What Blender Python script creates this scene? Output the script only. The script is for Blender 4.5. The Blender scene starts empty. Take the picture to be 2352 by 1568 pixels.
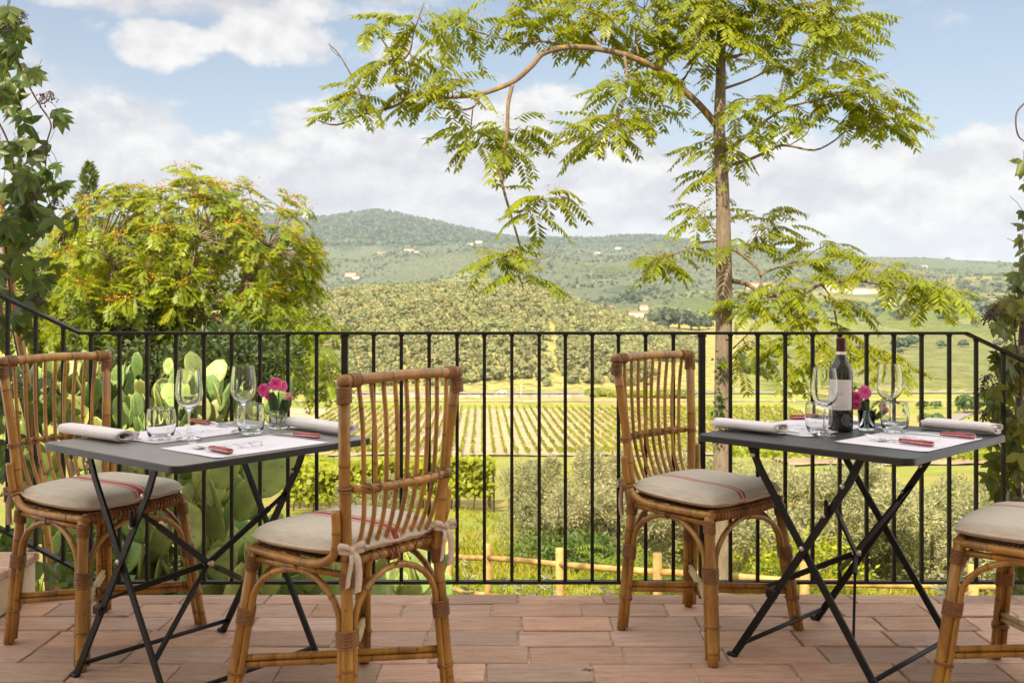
import bpy, math, random
import numpy as np
from mathutils import Vector, Matrix, noise as mnoise
R=math.radians; PI=math.pi
random.seed(7); rng=np.random.default_rng(11)
S=bpy.context.scene; COL=S.collection
F=2286.7; CX=1176.; HY=690.; EYE=1.15
def at(xd,yd,Y):
    return Vector(((xd-CX)*Y/F, Y, EYE-(yd-HY)*Y/F))
def on(xd,yd,z=0.):
    Y=(EYE-z)*F/(yd-HY); return Vector(((xd-CX)*Y/F,Y,z))
# ---------------------------------------------------------------- tagging
def tag(o,label=None,cat=None,group=None,kind=None):
    if label: o['label']=label
    if cat: o['category']=cat
    if group: o['group']=group
    if kind: o['kind']=kind
    return o
def empty(name,loc=(0,0,0),rz=0,**k):
    o=bpy.data.objects.new(name,None); COL.objects.link(o); o.location=loc; o.rotation_euler=(0,0,rz); o.empty_display_size=.05
    return tag(o,**k)
def link(name,me,mat=None,parent=None):
    o=bpy.data.objects.new(name,me); COL.objects.link(o)
    if mat is not None and not me.materials: me.materials.append(mat)
    if parent is not None: o.parent=parent
    return o
def clone(o,parent=None):
    c=o.copy(); COL.objects.link(c)
    if parent is not None: c.parent=parent
    for ch in o.children: clone(ch,c)
    return c
# ---------------------------------------------------------------- mesh builder
class MB:
    def __init__(s): s.v=[]; s.f=[]; s.c=[]
    def add(s,vs,fs,c=1.0):
        n=len(s.v); s.v+= [tuple(p) for p in vs]; s.f+=[tuple(i+n for i in q) for q in fs]
        if isinstance(c,(list,)): s.c+=c
        else: s.c+=[c]*len(vs)
        return s
    def tube(s,pts,r,n=8,cap=True,c=1.0,flat=None):
        pts=[Vector(p) for p in pts]; m=len(pts)
        rs=list(r) if hasattr(r,'__len__') else [r]*m
        cs=list(c) if hasattr(c,'__len__') else [c]*m
        T=[]
        for i in range(m):
            a=pts[max(i-1,0)]; b=pts[min(i+1,m-1)]; t=(b-a)
            T.append(t.normalized() if t.length>1e-9 else Vector((0,0,1)))
        ref=Vector((0,0,1)) if abs(T[0].z)<.9 else Vector((1,0,0))
        nrm=(ref-T[0]*ref.dot(T[0])).normalized()
        vs=[];col=[]
        for i in range(m):
            if i:
                ax=T[i-1].cross(T[i])
                if ax.length>1e-7:
                    nrm=Matrix.Rotation(T[i-1].angle(T[i]),3,ax.normalized())@nrm
                nrm=(nrm-T[i]*nrm.dot(T[i])).normalized()
            b=T[i].cross(nrm)
            for k in range(n):
                a=2*PI*k/n; vs.append(pts[i]+(nrm*math.cos(a)+b*math.sin(a)*(flat or 1))*rs[i]); col.append(cs[i])
        fs=[]
        for i in range(m-1):
            for k in range(n):
                k2=(k+1)%n; fs.append((i*n+k,i*n+k2,(i+1)*n+k2,(i+1)*n+k))
        if cap:
            fs.append(tuple(range(n-1,-1,-1))); fs.append(tuple((m-1)*n+k for k in range(n)))
        return s.add(vs,fs,col)
    def box(s,c,size,M=None,c_=1.0,bev=0):
        x,y,z=[q/2 for q in size]; M=M or Matrix.Identity(3); c=Vector(c)
        if bev:
            b=min(bev,x*.9,y*.9,z*.9); vs=[];
            P=[(x-b,y,),(x,y-b),(x,-y+b),(x-b,-y),(-x+b,-y),(-x,-y+b),(-x,y-b),(-x+b,y)]
            Pi=[(px*(1-b/x),py*(1-b/y)) for px,py in P]
            for zz,Q in ((-z,Pi),(-z+b,P),(z-b,P),(z,Pi)):
                vs+=[c+M@Vector((q[0],q[1],zz)) for q in Q]
            fs=[tuple(range(8)),tuple(range(31,23,-1))]
            for l in range(3):
                for k in range(8):
                    k2=(k+1)%8; fs.append((l*8+k,(l+1)*8+k,(l+1)*8+k2,l*8+k2))
            return s.add(vs,fs,c_)
        vs=[c+M@Vector((i*x,j*y,k*z)) for k in(-1,1) for j in(-1,1) for i in(-1,1)]
        return s.add(vs,[(0,2,3,1),(4,5,7,6),(0,1,5,4),(2,6,7,3),(0,4,6,2),(1,3,7,5)],c_)
    def bar(s,a,b,w,t,up=None,c=1.0):
        a,b=Vector(a),Vector(b); d=(b-a); L=d.length; d.normalize()
        up=Vector(up or (0,0,1)); y=(up-d*up.dot(d)).normalized(); x=d.cross(y)
        M=Matrix((d,y,x)).transposed()
        return s.box((a+b)/2,(L,w,t),M,c)
    def lathe(s,prof,n=32,c=1.0,o=(0,0,0),close=False):
        vs=[];o=Vector(o)
        for r,z in prof:
            for k in range(n):
                a=2*PI*k/n; vs.append(o+Vector((r*math.cos(a),r*math.sin(a),z)))
        fs=[]; m=len(prof)
        for i in range(m-1):
            for k in range(n):
                k2=(k+1)%n; fs.append((i*n+k,i*n+k2,(i+1)*n+k2,(i+1)*n+k))
        return s.add(vs,fs,c)
    def build(s,name,mat,parent=None,smooth=True,weld=False):
        me=bpy.data.meshes.new(name); me.from_pydata(s.v,[],s.f)
        if s.c and any(x!=1.0 for x in s.c):
            a=me.attributes.new('Col','FLOAT_COLOR','POINT')
            a.data.foreach_set('color',np.array([ (x,x,x,1) if not hasattr(x,'__len__') else (*x[:3],1) for x in s.c],dtype=np.float32).ravel())
        else:
            a=me.attributes.new('Col','FLOAT_COLOR','POINT'); a.data.foreach_set('color',np.ones(len(me.vertices)*4,dtype=np.float32))
        if smooth: me.polygons.foreach_set('use_smooth',[True]*len(me.polygons))
        me.update()
        return link(name,me,mat,parent)
def npmesh(name,V,Fa,C=None,smooth=False):
    """V (n,3); Fa (m,k); C (n,3)"""
    me=bpy.data.meshes.new(name); k=Fa.shape[1]; m=len(Fa)
    me.vertices.add(len(V)); me.vertices.foreach_set('co',np.ascontiguousarray(V,dtype=np.float32).ravel())
    me.loops.add(m*k); me.loops.foreach_set('vertex_index',np.ascontiguousarray(Fa,dtype=np.int32).ravel())
    me.polygons.add(m); me.polygons.foreach_set('loop_start',np.arange(0,m*k,k,dtype=np.int32))
    if smooth: me.polygons.foreach_set('use_smooth',np.ones(m,dtype=bool))
    me.update(calc_edges=True)
    a=me.attributes.new('Col','FLOAT_COLOR','POINT')
    if C is None: C=np.ones((len(V),3))
    a.data.foreach_set('color',np.c_[C,np.ones(len(V))].astype(np.float32).ravel())
    return me
def unit(a): return a/np.maximum(np.linalg.norm(a,axis=-1,keepdims=True),1e-9)
class Leaves:
    """many leaflets gathered, then made one mesh"""
    def __init__(s): s.B=[];s.D=[];s.S=[];s.L=[];s.W=[];s.C=[]
    def add(s,b,d,side,l,w,c): s.B.append(tuple(b));s.D.append(tuple(d));s.S.append(tuple(side));s.L.append(l);s.W.append(w);s.C.append(c)
    def bulk(s,B,D,S_,L,W,C):
        s.B+=list(map(tuple,B));s.D+=list(map(tuple,D));s.S+=list(map(tuple,S_));s.L+=list(L);s.W+=list(W);s.C+=list(map(tuple,C))
    def mesh(s,name,simple=False,fold=.18,curl=.12):
        B=np.array(s.B);D=unit(np.array(s.D));Sd=np.array(s.S);Sd=unit(Sd-D*(Sd*D).sum(1,keepdims=True));N=np.cross(Sd,D)
        L=np.array(s.L)[:,None];W=np.array(s.W)[:,None];C=np.array(s.C); n=len(B)
        if simple:
            P=np.stack([B,B+D*L*.42+Sd*W*.5,B+D*L-N*L*curl,B+D*L*.42-Sd*W*.5],1); k=4
            Fa=np.array([[0,3,2,1]])
            Fa=np.array([[0,2,1],[0,3,2]])
        else:
            P=np.stack([B,B+D*L*.3+Sd*W*.48,B+D*L*.3-Sd*W*.48,B+D*L*.3-N*W*fold,
                        B+D*L*.65+Sd*W*.36-N*L*curl*.35,B+D*L*.65-Sd*W*.36-N*L*curl*.35,B+D*L*.65-N*(W*fold+L*curl*.35),B+D*L-N*L*curl],1); k=8
            Fa=np.array([[0,3,1],[0,2,3],[1,3,6],[1,6,4],[3,2,5],[3,5,6],[4,6,7],[6,5,7]])
        V=P.reshape(-1,3); FF=(Fa[None]+np.arange(n)[:,None,None]*k).reshape(-1,3)
        return npmesh(name,V,FF,np.repeat(C,k,axis=0))
# ---------------------------------------------------------------- materials
def newmat(name):
    m=bpy.data.materials.new(name); m.use_nodes=True; nt=m.node_tree
    return m,nt,nt.nodes['Principled BSDF']
class N:
    def __init__(s,nt): s.nt=nt
    def n(s,t,**k):
        x=s.nt.nodes.new(t)
        for a,b in k.items():
            if a in x.inputs.keys() if isinstance(a,str) else False: s.put(x.inputs[a],b)
            else: setattr(x,a,b)
        return x
    def put(s,inp,v):
        if hasattr(v,'is_output'): s.nt.links.new(v,inp)
        else: inp.default_value=v
    def math(s,op,a,b=None,c=None,clamp=False):
        x=s.nt.nodes.new('ShaderNodeMath'); x.operation=op; x.use_clamp=clamp
        for i,v in enumerate((a,b,c)):
            if v is not None: s.put(x.inputs[i],v)
        return x.outputs[0]
    def mix(s,f,a,b,blend='MIX'):
        x=s.nt.nodes.new('ShaderNodeMix'); x.data_type='RGBA'; x.blend_type=blend; x.clamp_factor=True
        s.put(x.inputs[0],f)
        for i,v in ((6,a),(7,b)):
            if not hasattr(v,'is_output') and len(v)==3: v=(*v,1)
            s.put(x.inputs[i],v)
        return x.outputs[2]
    def noise(s,scale,vec=None,detail=4,rough=.6,dist=0,out='Fac'):
        x=s.nt.nodes.new('ShaderNodeTexNoise'); x.inputs['Scale'].default_value=scale; x.inputs['Detail'].default_value=detail
        x.inputs['Roughness'].default_value=rough; x.inputs['Distortion'].default_value=dist
        if vec is not None: s.nt.links.new(vec,x.inputs['Vector'])
        return x.outputs[0] if out=='Fac' else x.outputs['Color']
    def vor(s,scale,vec=None,feature='F1',out='Distance'):
        x=s.nt.nodes.new('ShaderNodeTexVoronoi'); x.feature=feature; x.inputs['Scale'].default_value=scale
        if vec is not None: s.nt.links.new(vec,x.inputs['Vector'])
        return x.outputs[out]
    def ramp(s,f,stops):
        x=s.nt.nodes.new('ShaderNodeValToRGB'); e=x.color_ramp.elements
        while len(e)<len(stops): e.new(.5)
        for i,(p,c) in enumerate(stops): e[i].position=p; e[i].color=(*c,1) if len(c)==3 else c
        s.put(x.inputs[0],f); return x.outputs[0]
    def maprange(s,v,a,b,c=0,d=1,smooth=False):
        x=s.nt.nodes.new('ShaderNodeMapRange'); x.clamp=True
        if smooth: x.interpolation_type='SMOOTHSTEP'
        s.put(x.inputs[0],v)
        for i,q in enumerate((a,b,c,d)): s.put(x.inputs[1+i],q)
        return x.outputs[0]
    def obj(s): return s.nt.nodes.new('ShaderNodeTexCoord').outputs['Object']
    def pos(s): return s.nt.nodes.new('ShaderNodeNewGeometry').outputs['Position']
    def attr(s,name='Col',out='Color'):
        x=s.nt.nodes.new('ShaderNodeAttribute'); x.attribute_name=name; return x.outputs[out]
    def mapping(s,vec,scale=(1,1,1),rot=(0,0,0),loc=(0,0,0)):
        x=s.nt.nodes.new('ShaderNodeMapping'); s.nt.links.new(vec,x.inputs[0]); x.inputs['Scale'].default_value=scale; x.inputs['Rotation'].default_value=rot; x.inputs['Location'].default_value=loc
        return x.outputs[0]
    def bump(s,h,strength=.3,dist=.01):
        x=s.nt.nodes.new('ShaderNodeBump'); x.inputs['Strength'].default_value=strength; x.inputs['Distance'].default_value=dist; s.put(x.inputs['Height'],h); return x.outputs[0]
    def sep(s,v):
        x=s.nt.nodes.new('ShaderNodeSeparateXYZ'); s.put(x.inputs[0],v); return x.outputs
    def rnd(s): return s.nt.nodes.new('ShaderNodeObjectInfo').outputs['Random']
def plain(name,c,rough=.5,metal=0,spec=.5,coat=0,var=.15,scale=30,bump=0):
    m,nt,b=newmat(name); q=N(nt); o=q.obj()
    f=q.noise(scale,o); dark=tuple(x*(1-var) for x in c); lite=tuple(min(1,x*(1+var)) for x in c)
    col=q.mix(q.maprange(f,.3,.7),dark,lite); q.put(b.inputs['Base Color'],q.mix(1.0,col,q.attr(),'MULTIPLY'))
    b.inputs['Roughness'].default_value=rough; b.inputs['Metallic'].default_value=metal; b.inputs['Specular IOR Level'].default_value=spec; b.inputs['Coat Weight'].default_value=coat
    if bump: q.put(b.inputs['Normal'],q.bump(q.noise(scale*4,o),bump,.002))
    return m
def foliage(name,base,trans=.4,rough=.45,tint=(1.25,1.2,.6),var=.25,spec=.4):
    m,nt,b=newmat(name); q=N(nt)
    col=q.mix(1.0,(*base,1),q.attr(),'MULTIPLY')
    r=q.rnd(); v=q.maprange(r,0,1,1-var,1+var)
    hs=nt.nodes.new('ShaderNodeHueSaturation'); q.put(hs.inputs['Color'],col); q.put(hs.inputs['Value'],v); q.put(hs.inputs['Hue'],q.maprange(q.math('FRACT',q.math('MULTIPLY',r,7.31)),0,1,.5-.02*var/.25,.5+.02*var/.25))
    col=hs.outputs[0]
    q.put(b.inputs['Base Color'],col); b.inputs['Roughness'].default_value=rough; b.inputs['Specular IOR Level'].default_value=spec
    t=nt.nodes.new('ShaderNodeBsdfTranslucent'); q.put(t.inputs[0],q.mix(1.0,col,(*tint,1),'MULTIPLY'))
    x=nt.nodes.new('ShaderNodeMixShader'); x.inputs[0].default_value=trans
    nt.links.new(b.outputs[0],x.inputs[1]); nt.links.new(t.outputs[0],x.inputs[2]); nt.links.new(x.outputs[0],nt.nodes['Material Output'].inputs[0])
    return m
def m_rattan(name,lo,hi,rough=.32,coat=.25):
    m,nt,b=newmat(name); q=N(nt); o=q.obj()
    f=q.noise(14,q.mapping(o,(1,1,.35)),5,.65); f2=q.noise(90,q.mapping(o,(1,1,.12)),3,.6)
    col=q.mix(q.maprange(f,.32,.68),lo,hi); col=q.mix(q.math('MULTIPLY',q.maprange(f2,.5,.75),.35),col,tuple(x*.45 for x in lo))
    sp=q.maprange(q.noise(55,o,2),.66,.72); col=q.mix(q.math('MULTIPLY',sp,.7),col,(.05,.025,.01))
    col=q.mix(1.0,col,q.attr(),'MULTIPLY'); q.put(b.inputs['Base Color'],col)
    q.put(b.inputs['Roughness'],q.maprange(f2,.3,.7,rough-.06,rough+.12)); b.inputs['Coat Weight'].default_value=coat; b.inputs['Coat Roughness'].default_value=.2
    q.put(b.inputs['Normal'],q.bump(f2,.25,.001)); return m
M={}
M['rattan']=m_rattan('rattan cane',(.20,.09,.016),(.52,.265,.048))
M['binding']=m_rattan('cane binding',(.17,.07,.02),(.33,.155,.05),.42,.1)
M['palecane']=m_rattan('split cane',(.5,.36,.17),(.68,.52,.3),.4,.1)
M['iron']=plain('painted iron',(.012,.0105,.0095),.45,.0,.35,0,.3,60,.12)
M['steel']=plain('table steel',(.009,.0088,.009),.5,.0,.3,0,.3,40,.08)
M['rivet']=plain('rivet metal',(.62,.55,.48),.35,.9)
def m_top(name,face_col):
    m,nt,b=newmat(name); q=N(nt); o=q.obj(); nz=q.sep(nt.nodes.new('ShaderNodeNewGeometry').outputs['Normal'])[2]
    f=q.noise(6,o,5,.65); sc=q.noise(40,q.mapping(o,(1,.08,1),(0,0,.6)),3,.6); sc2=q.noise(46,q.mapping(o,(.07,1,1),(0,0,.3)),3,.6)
    d=q.mix(q.maprange(f,.3,.7),tuple(x*.86 for x in face_col),tuple(x*1.14 for x in face_col)); d=q.mix(q.math('MULTIPLY',q.maprange(q.math('MAXIMUM',sc,sc2),.68,.74),.25),d,tuple(min(1,x*1.7) for x in face_col))
    q.put(b.inputs['Base Color'],q.mix(q.maprange(nz,.8,.98),(.014,.013,.013),d)); q.put(b.inputs['Roughness'],q.maprange(f,.3,.7,.33,.45)); return m  # upward faces take the given colour, rim and underside stay near black
M['top']=m_top('dark table top',(.05,.05,.055)); M['topgrey']=m_top('grey table top',(.225,.213,.20))
M['silver']=plain('cutlery steel',(.72,.71,.7),.16,1.0,.5,0,.08,40)
M['red']=plain('red resin',(.33,.004,.008),.2,0,.45,.2,.5,55)
M['paper']=plain('paper',(.74,.72,.80),.75,0,.2,0,.02,20)
M['ink']=plain('ink',(.27,.25,.30),.7)
M['label']=plain('label paper',(.66,.62,.62),.6,0,.3,0,.03,30)
M['capsule']=plain('capsule foil',(.06,.010,.010),.35,.3,.5,.2,.25,60)
M['strip']=plain('strip',(.72,.66,.6),.5)
M['wax']=plain('fence wood',(.46,.28,.095),.6,0,.4,0,.45,5,.4)
M['plaster']=plain('plaster',(.62,.50,.36),.85,0,.2,0,.2,5,.4)
M['white']=plain('white render',(.80,.69,.54),.85,0,.2,0,.06,2)
M['white_paint']=plain('car paint',(.82,.82,.82),.25,0,.5,.5,.02)
M['dark_glass']=plain('tinted glass',(.03,.035,.04),.1)
M['rubber']=plain('rubber',(.02,.02,.02),.8)
M['roof']=plain('roof tiles',(.36,.17,.09),.85,0,.2,0,.25,2)
M['stucco']=plain('farm stucco',(.66,.52,.40),.9,0,.2,0,.15,.5)
M['window']=plain('window dark',(.06,.055,.05),.4)
M['concrete']=plain('concrete pole',(.62,.58,.53),.8)
M['stone']=plain('stone wall',(.40,.33,.28),.9,0,.2,0,.35,.6)
M['wire']=plain('wire',(.2,.2,.22),.5)
M['asphalt']=plain('road surface',(.24,.215,.2),.9,0,.2,0,.1,.5)
M['soil']=plain('vineyard earth',(.43,.315,.205),.95,0,.1,0,.22,.25)
M['stem']=plain('stem bark',(.16,.095,.05),.7,0,.3,0,.3,25,.3)
M['vinestem']=plain('vine stem',(.09,.045,.04),.6,0,.3,0,.3,40)
M['berry']=plain('berries',(.055,.028,.03),.4,0,.5,0,.4,80)
M['petal']=foliage('petals',(.62,.09,.36),.25,.5,(1.3,.6,1.0),.05)
M['petal_pale']=foliage('pale petals',(.66,.30,.40),.3,.5,(1.2,.8,.9),.05)
M['flowerleaf']=foliage('flower leaf',(.075,.125,.055),.25)
def m_bark(name,lo,hi,lich=None):
    m,nt,b=newmat(name); q=N(nt); o=q.pos()
    f=q.noise(9,q.mapping(o,(1,1,.35)),6,.7); f2=q.noise(45,q.mapping(o,(1,1,.3)),4,.7)
    col=q.mix(q.maprange(f,.3,.7),lo,hi); col=q.mix(q.math('MULTIPLY',q.maprange(f2,.52,.7),.6),col,tuple(x*.4 for x in lo))
    if lich: col=q.mix(q.math('MULTIPLY',q.maprange(q.noise(11,o,5,.75),.53,.63),.65),col,lich)
    col=q.mix(1.0,col,q.attr(),'MULTIPLY')
    q.put(b.inputs['Base Color'],col); b.inputs['Roughness'].default_value=.85; b.inputs['Specular IOR Level'].default_value=.2
    q.put(b.inputs['Normal'],q.bump(f2,.7,.012)); return m
M['bark']=m_bark('tree bark',(.135,.10,.068),(.275,.215,.155))
M['lichen']=m_bark('lichened bark',(.13,.09,.055),(.24,.17,.105),(.46,.23,.02))
M['darkbark']=m_bark('olive bark',(.10,.075,.05),(.22,.17,.12))
M['f_ail']=foliage('tree of heaven leaf',(.19,.24,.009),.45,.32,(1.5,1.3,.5),.0,.5)
M['f_left']=foliage('left tree leaf',(.205,.275,.015),.46,.4,(1.4,1.2,.5),.0)
M['f_orange']=foliage('samara seeds',(.52,.27,.02),.35,.7,(1.2,1,.5),.0)
M['f_pale']=foliage('pale tree leaf',(.22,.28,.045),.38,.45,(1.3,1.2,.5),.0)
M['f_dark']=foliage('dark tree leaf',(.065,.095,.03),.3,.45)
M['f_olive']=foliage('olive leaf',(.30,.295,.155),.3,.5,(1.1,1.1,.7),.18)
M['f_far']=foliage('hill olive leaf',(.235,.24,.10),.22,.6,(1.1,1.1,.7),.18)
M['f_vine']=foliage('grape vine leaf',(.27,.315,.02),.42,.5,(1.3,1.2,.4),.15)
M['f_creep']=foliage('creeper leaf',(.058,.115,.022),.42,.4,(1.5,1.5,.5),.0,.5)
M['f_creepr']=foliage('reddish creeper leaf',(.11,.175,.035),.42,.45,(1.4,1.1,.5),.0,.4)
M['f_bush']=foliage('bush leaf',(.11,.16,.035),.35,.5,(1.3,1.2,.5),.2)
M['f_wood']=foliage('far wood leaf',(.095,.125,.065),.2,.7,(1,1,1),.25)
M['f_grass']=foliage('grass blade',(.30,.36,.03),.4,.6,(1.2,1.1,.4),.0)
def m_cactus():
    m,nt,b=newmat('cactus skin'); q=N(nt); o=q.obj()
    f=q.noise(9,o,4,.6); col=q.mix(q.maprange(f,.3,.7),(.14,.20,.06),(.32,.375,.09))
    d=q.maprange(q.vor(24,o),.05,.22,1,0); col=q.mix(q.math('MULTIPLY',d,.8),col,(.10,.10,.04))
    r=q.rnd(); hs=nt.nodes.new('ShaderNodeHueSaturation'); q.put(hs.inputs['Color'],col); q.put(hs.inputs['Value'],q.maprange(r,0,1,.6,1.3)); q.put(hs.inputs['Hue'],q.maprange(q.math('FRACT',q.math('MULTIPLY',r,5.7)),0,1,.455,.545))
    q.put(b.inputs['Base Color'],hs.outputs[0]); b.inputs['Roughness'].default_value=.5
    q.put(b.inputs['Normal'],q.bump(d,.5,.006)); return m
M['cactus']=m_cactus()
def m_glass():
    m,nt,b=newmat('clear glass'); b.inputs['Transmission Weight'].default_value=1; b.inputs['Roughness'].default_value=0.0; b.inputs['IOR'].default_value=1.4; b.inputs['Base Color'].default_value=(.985,.99,.985,1)
    return m
M['glass']=m_glass()
def m_bottle():
    m,nt,b=newmat('dark bottle glass'); b.inputs['Base Color'].default_value=(.006,.007,.005,1); b.inputs['Roughness'].default_value=.04; b.inputs['Coat Weight'].default_value=.6; b.inputs['Coat Roughness'].default_value=.02
    return m
M['bottle']=m_bottle()
def m_cushion(name,stripes,width):
    m,nt,b=newmat(name); q=N(nt); o=q.obj(); s=q.sep(o)
    x,y=s[0],s[1]
    # herringbone weave
    zig=q.math('MULTIPLY',q.math('PINGPONG',q.math('MULTIPLY',x,1),.006),1.0)
    w=q.math('SINE',q.math('MULTIPLY',q.math('ADD',y,zig),1500))
    col=q.mix(q.maprange(w,-1,1),(.52,.46,.385),(.72,.665,.58))
    col=q.mix(q.maprange(q.noise(160,q.mapping(o,(1,.15,1)),3),.35,.75),col,(.50,.44,.36))
    for (c0,h) in stripes:
        d=q.math('ABSOLUTE',q.math('SUBTRACT',x,c0)); mk=q.math('LESS_THAN',d,h)
        col=q.mix(q.math('MULTIPLY',mk,q.maprange(w,-1,1,.85,1.0)),col,(.40,.006,.03))
    q.put(b.inputs['Base Color'],col); b.inputs['Roughness'].default_value=.9; b.inputs['Specular IOR Level'].default_value=.15; b.inputs['Sheen Weight'].default_value=.2
    q.put(b.inputs['Normal'],q.bump(w,.35,.0015)); return m
M['cush_wide']=m_cushion('striped linen wide',[(0,.011),(-.02,.002),(.02,.002),(-.027,.0015),(.027,.0015)],.42)
M['cush_two']=m_cushion('striped linen two lines',[(.052,.0048),(.072,.0048)],.42)
M['linen']=plain('linen tape',(.60,.50,.41),.9,0,.1,0,.12,120,.3)
def m_napkin():
    m,nt,b=newmat('napkin cloth'); q=N(nt); o=q.obj(); f=q.noise(320,o,3); q.put(b.inputs['Base Color'],q.mix(q.maprange(f,.3,.7),(.70,.66,.68),(.80,.77,.80)))
    b.inputs['Roughness'].default_value=.9; b.inputs['Specular IOR Level'].default_value=.1; q.put(b.inputs['Normal'],q.bump(q.noise(12,o,3),.5,.006)); return m
M['napkin']=m_napkin()
def m_tile():
    m,nt,b=newmat('terracotta tile'); q=N(nt); o=q.pos()
    st=q.noise(5,q.mapping(o,(1,7,1)),6,.72,.6); fn=q.noise(55,q.mapping(o,(1,2.2,1)),5,.7); pa=q.noise(2.2,o,4,.6)
    col=q.mix(q.maprange(st,.28,.72),(.42,.245,.175),(.63,.44,.34)); col=q.mix(q.math('MULTIPLY',q.maprange(fn,.5,.75),.45),col,(.62,.47,.37))
    col=q.mix(q.math('MULTIPLY',q.maprange(pa,.5,.72),.35),col,(.40,.20,.13))
    sc=q.noise(9,q.mapping(o,(1,14,1)),3,.5,.4); col=q.mix(q.math('MULTIPLY',q.maprange(sc,.60,.68),.55),col,(.18,.10,.07))
    sp=q.maprange(q.noise(38,o,2),.72,.76); col=q.mix(q.math('MULTIPLY',sp,.6),col,(.10,.06,.045))
    q.put(b.inputs['Base Color'],q.mix(1.0,col,q.attr(),'MULTIPLY'))
    q.put(b.inputs['Roughness'],q.maprange(st,.3,.7,.62,.85)); q.put(b.inputs['Normal'],q.bump(q.math('ADD',q.math('MULTIPLY',st,.7),q.math('MULTIPLY',fn,.5)),.9,.008)); b.inputs['Specular IOR Level'].default_value=.3
    return m
M['tile']=m_tile()
M['mortar']=plain('mortar',(.42,.31,.235),.95,0,.1,0,.4,30,.5)
M['limbbark']=m_bark('twig bark',(.13,.085,.05),(.26,.19,.12))
# ================================================================ TERRACE
def build_floor():
    mb=MB(); y=3.90; row=0; tl,td=.322,.1555
    while y>-4:
        y2=y-(.118 if row==0 else td); off=random.uniform(0,tl); x=-3.6+off
        xmin=-1.86 if y>3.36 else -3.6
        while x<3.4:
            w=tl+random.uniform(-.012,.012); x0,x1=x,x+w; x=x1
            if x1<xmin+.05: continue
            x0=max(x0,xmin)
            if x0>2.0 and y>3.6 and x1>2.02+ (3.92-y)*.9: pass
            g=.0028+random.uniform(0,.0022); h=random.uniform(-.0022,.0022); t1=random.uniform(-.0015,.0015); t2=random.uniform(-.0015,.0015)
            cc=random.uniform(.74,1.14); hue=random.uniform(-.05,.05); c=(cc*(1+hue),cc,cc*(1-hue))
            j=lambda:random.uniform(-.0022,.0022)
            P=[(x0+g+j(),y2+g+j()),(x1-g+j(),y2+g+j()),(x1-g+j(),y-g+j()),(x0+g+j(),y-g+j())]
            vs=[];nx=6
            # rim with small wavy edges
            top=[];
            edge=[]
            for e in range(4):
                a=P[e];b=P[(e+1)%4]; n=6 if e%2==0 else 3
                for k in range(n):
                    t=k/n; wob=random.uniform(-.0012,.0012)
                    px=a[0]+(b[0]-a[0])*t; py=a[1]+(b[1]-a[1])*t
                    if e%2==0: py+=wob
                    else: px+=wob
                    edge.append((px,py))
            cx=(P[0][0]+P[2][0])/2; cy=(P[0][1]+P[2][1])/2; m=len(edge)
            for (px,py) in edge: vs.append((px,py,-.012))
            for (px,py) in edge: vs.append((px,py,h-.003+t1*(px-cx)/.16+t2*(py-cy)/.08))
            for (px,py) in edge:
                qx=px+(cx-px)*min(.003/max(abs(px-cx),.02),.2)*1.0; qy=py+(cy-py)*min(.003/max(abs(py-cy),.02),.2)
                vs.append((qx,qy,h+t1*(px-cx)/.16+t2*(py-cy)/.08))
            fs=[]
            for k in range(m):
                k2=(k+1)%m; fs+=[(k,k2,m+k2,m+k),(m+k,m+k2,2*m+k2,2*m+k)]
            fs.append(tuple(2*m+k for k in range(m)))
            mb.add(vs,fs,[c]*len(vs))
        y=y2; row+=1
    fl=mb.build('floor',M['tile'],smooth=False); tag(fl,kind='structure')
    mm=MB(); mm.box((-.1,-.05,-.1065),(7.0,7.896,.2)); tag(mm.build('terrace_base',M['mortar'],smooth=False),kind='structure')
build_floor()
def build_railing():
    Y=3.86; r=empty('railing',(0,Y,0),label='black painted iron railing of thin square bars along the terrace edge',cat='railing')
    X=lambda u:(u-CX)*Y/F; Zz=lambda v:EYE-(v-HY)*Y/F
    zt,zb=Zz(765),Zz(1336)
    def seg(mb,a,b,w,t): 
        mb.bar((a[0],0,a[1]),(b[0],0,b[1]),w,t,up=(0,1,0))
    tr=MB(); xl,xr=X(184),X(2219)
    seg(tr,(xl,zt),(xr,zt),.036,.011); slL=.47; slR=-.475
    xe=X(-420); seg(tr,(xe,zt-(xe-xl)*slL),(xl+.0015,zt),.036,.011)
    xf=X(2620); seg(tr,(xr-.0015,zt),(xf,zt+(xf-xr)*slR),.036,.011); tr.build('top_rail',M['iron'],r,False)
    br=MB(); xb=X(232); seg(br,(xb,zb),(X(2640),zb),.026,.011); seg(br,(xe,zb-(xe-xb)*.53),(xb+.001,zb),.026,.011); br.build('bottom_rail',M['iron'],r,False)
    us=[-300,-236,-172,-108,-44,18,82,146,210,275,339,405,469,533,598,662,727,858,922,986,1050,1113,1176,1238,1299,1360,1421,1483,1547,1677,1740,1803,1866,1928,1990,2053,2117,2180,2242,2304,2366,2428,2490]
    def top_at(x): return zt-(x-xl)*slL if x<xl else (zt+(x-xr)*slR if x>xr else zt)
    def bot_at(x): return zb-(x-xb)*.53 if x<xb else zb
    for u in us:
        x=X(u)+random.uniform(-.001,.001); m=MB(); m.box((x,0,(top_at(x)+bot_at(x))/2),(.013,.013,top_at(x)-bot_at(x)-.009)); 
        # weld bead
        m.box((x,0,top_at(x)-.0085),(.021,.015,.006),bev=.002)
        m.build('baluster',M['iron'],r,False)
    for u in (792,1612):
        x=X(u); m=MB(); m.box((x,0,(zt-.0055)/2),(.024,.024,zt-.0065)); m.box((x,0,zt-.011),(.034,.026,.009),bev=.003); m.build('post',M['iron'],r,False)
    return r
build_railing()
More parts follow.
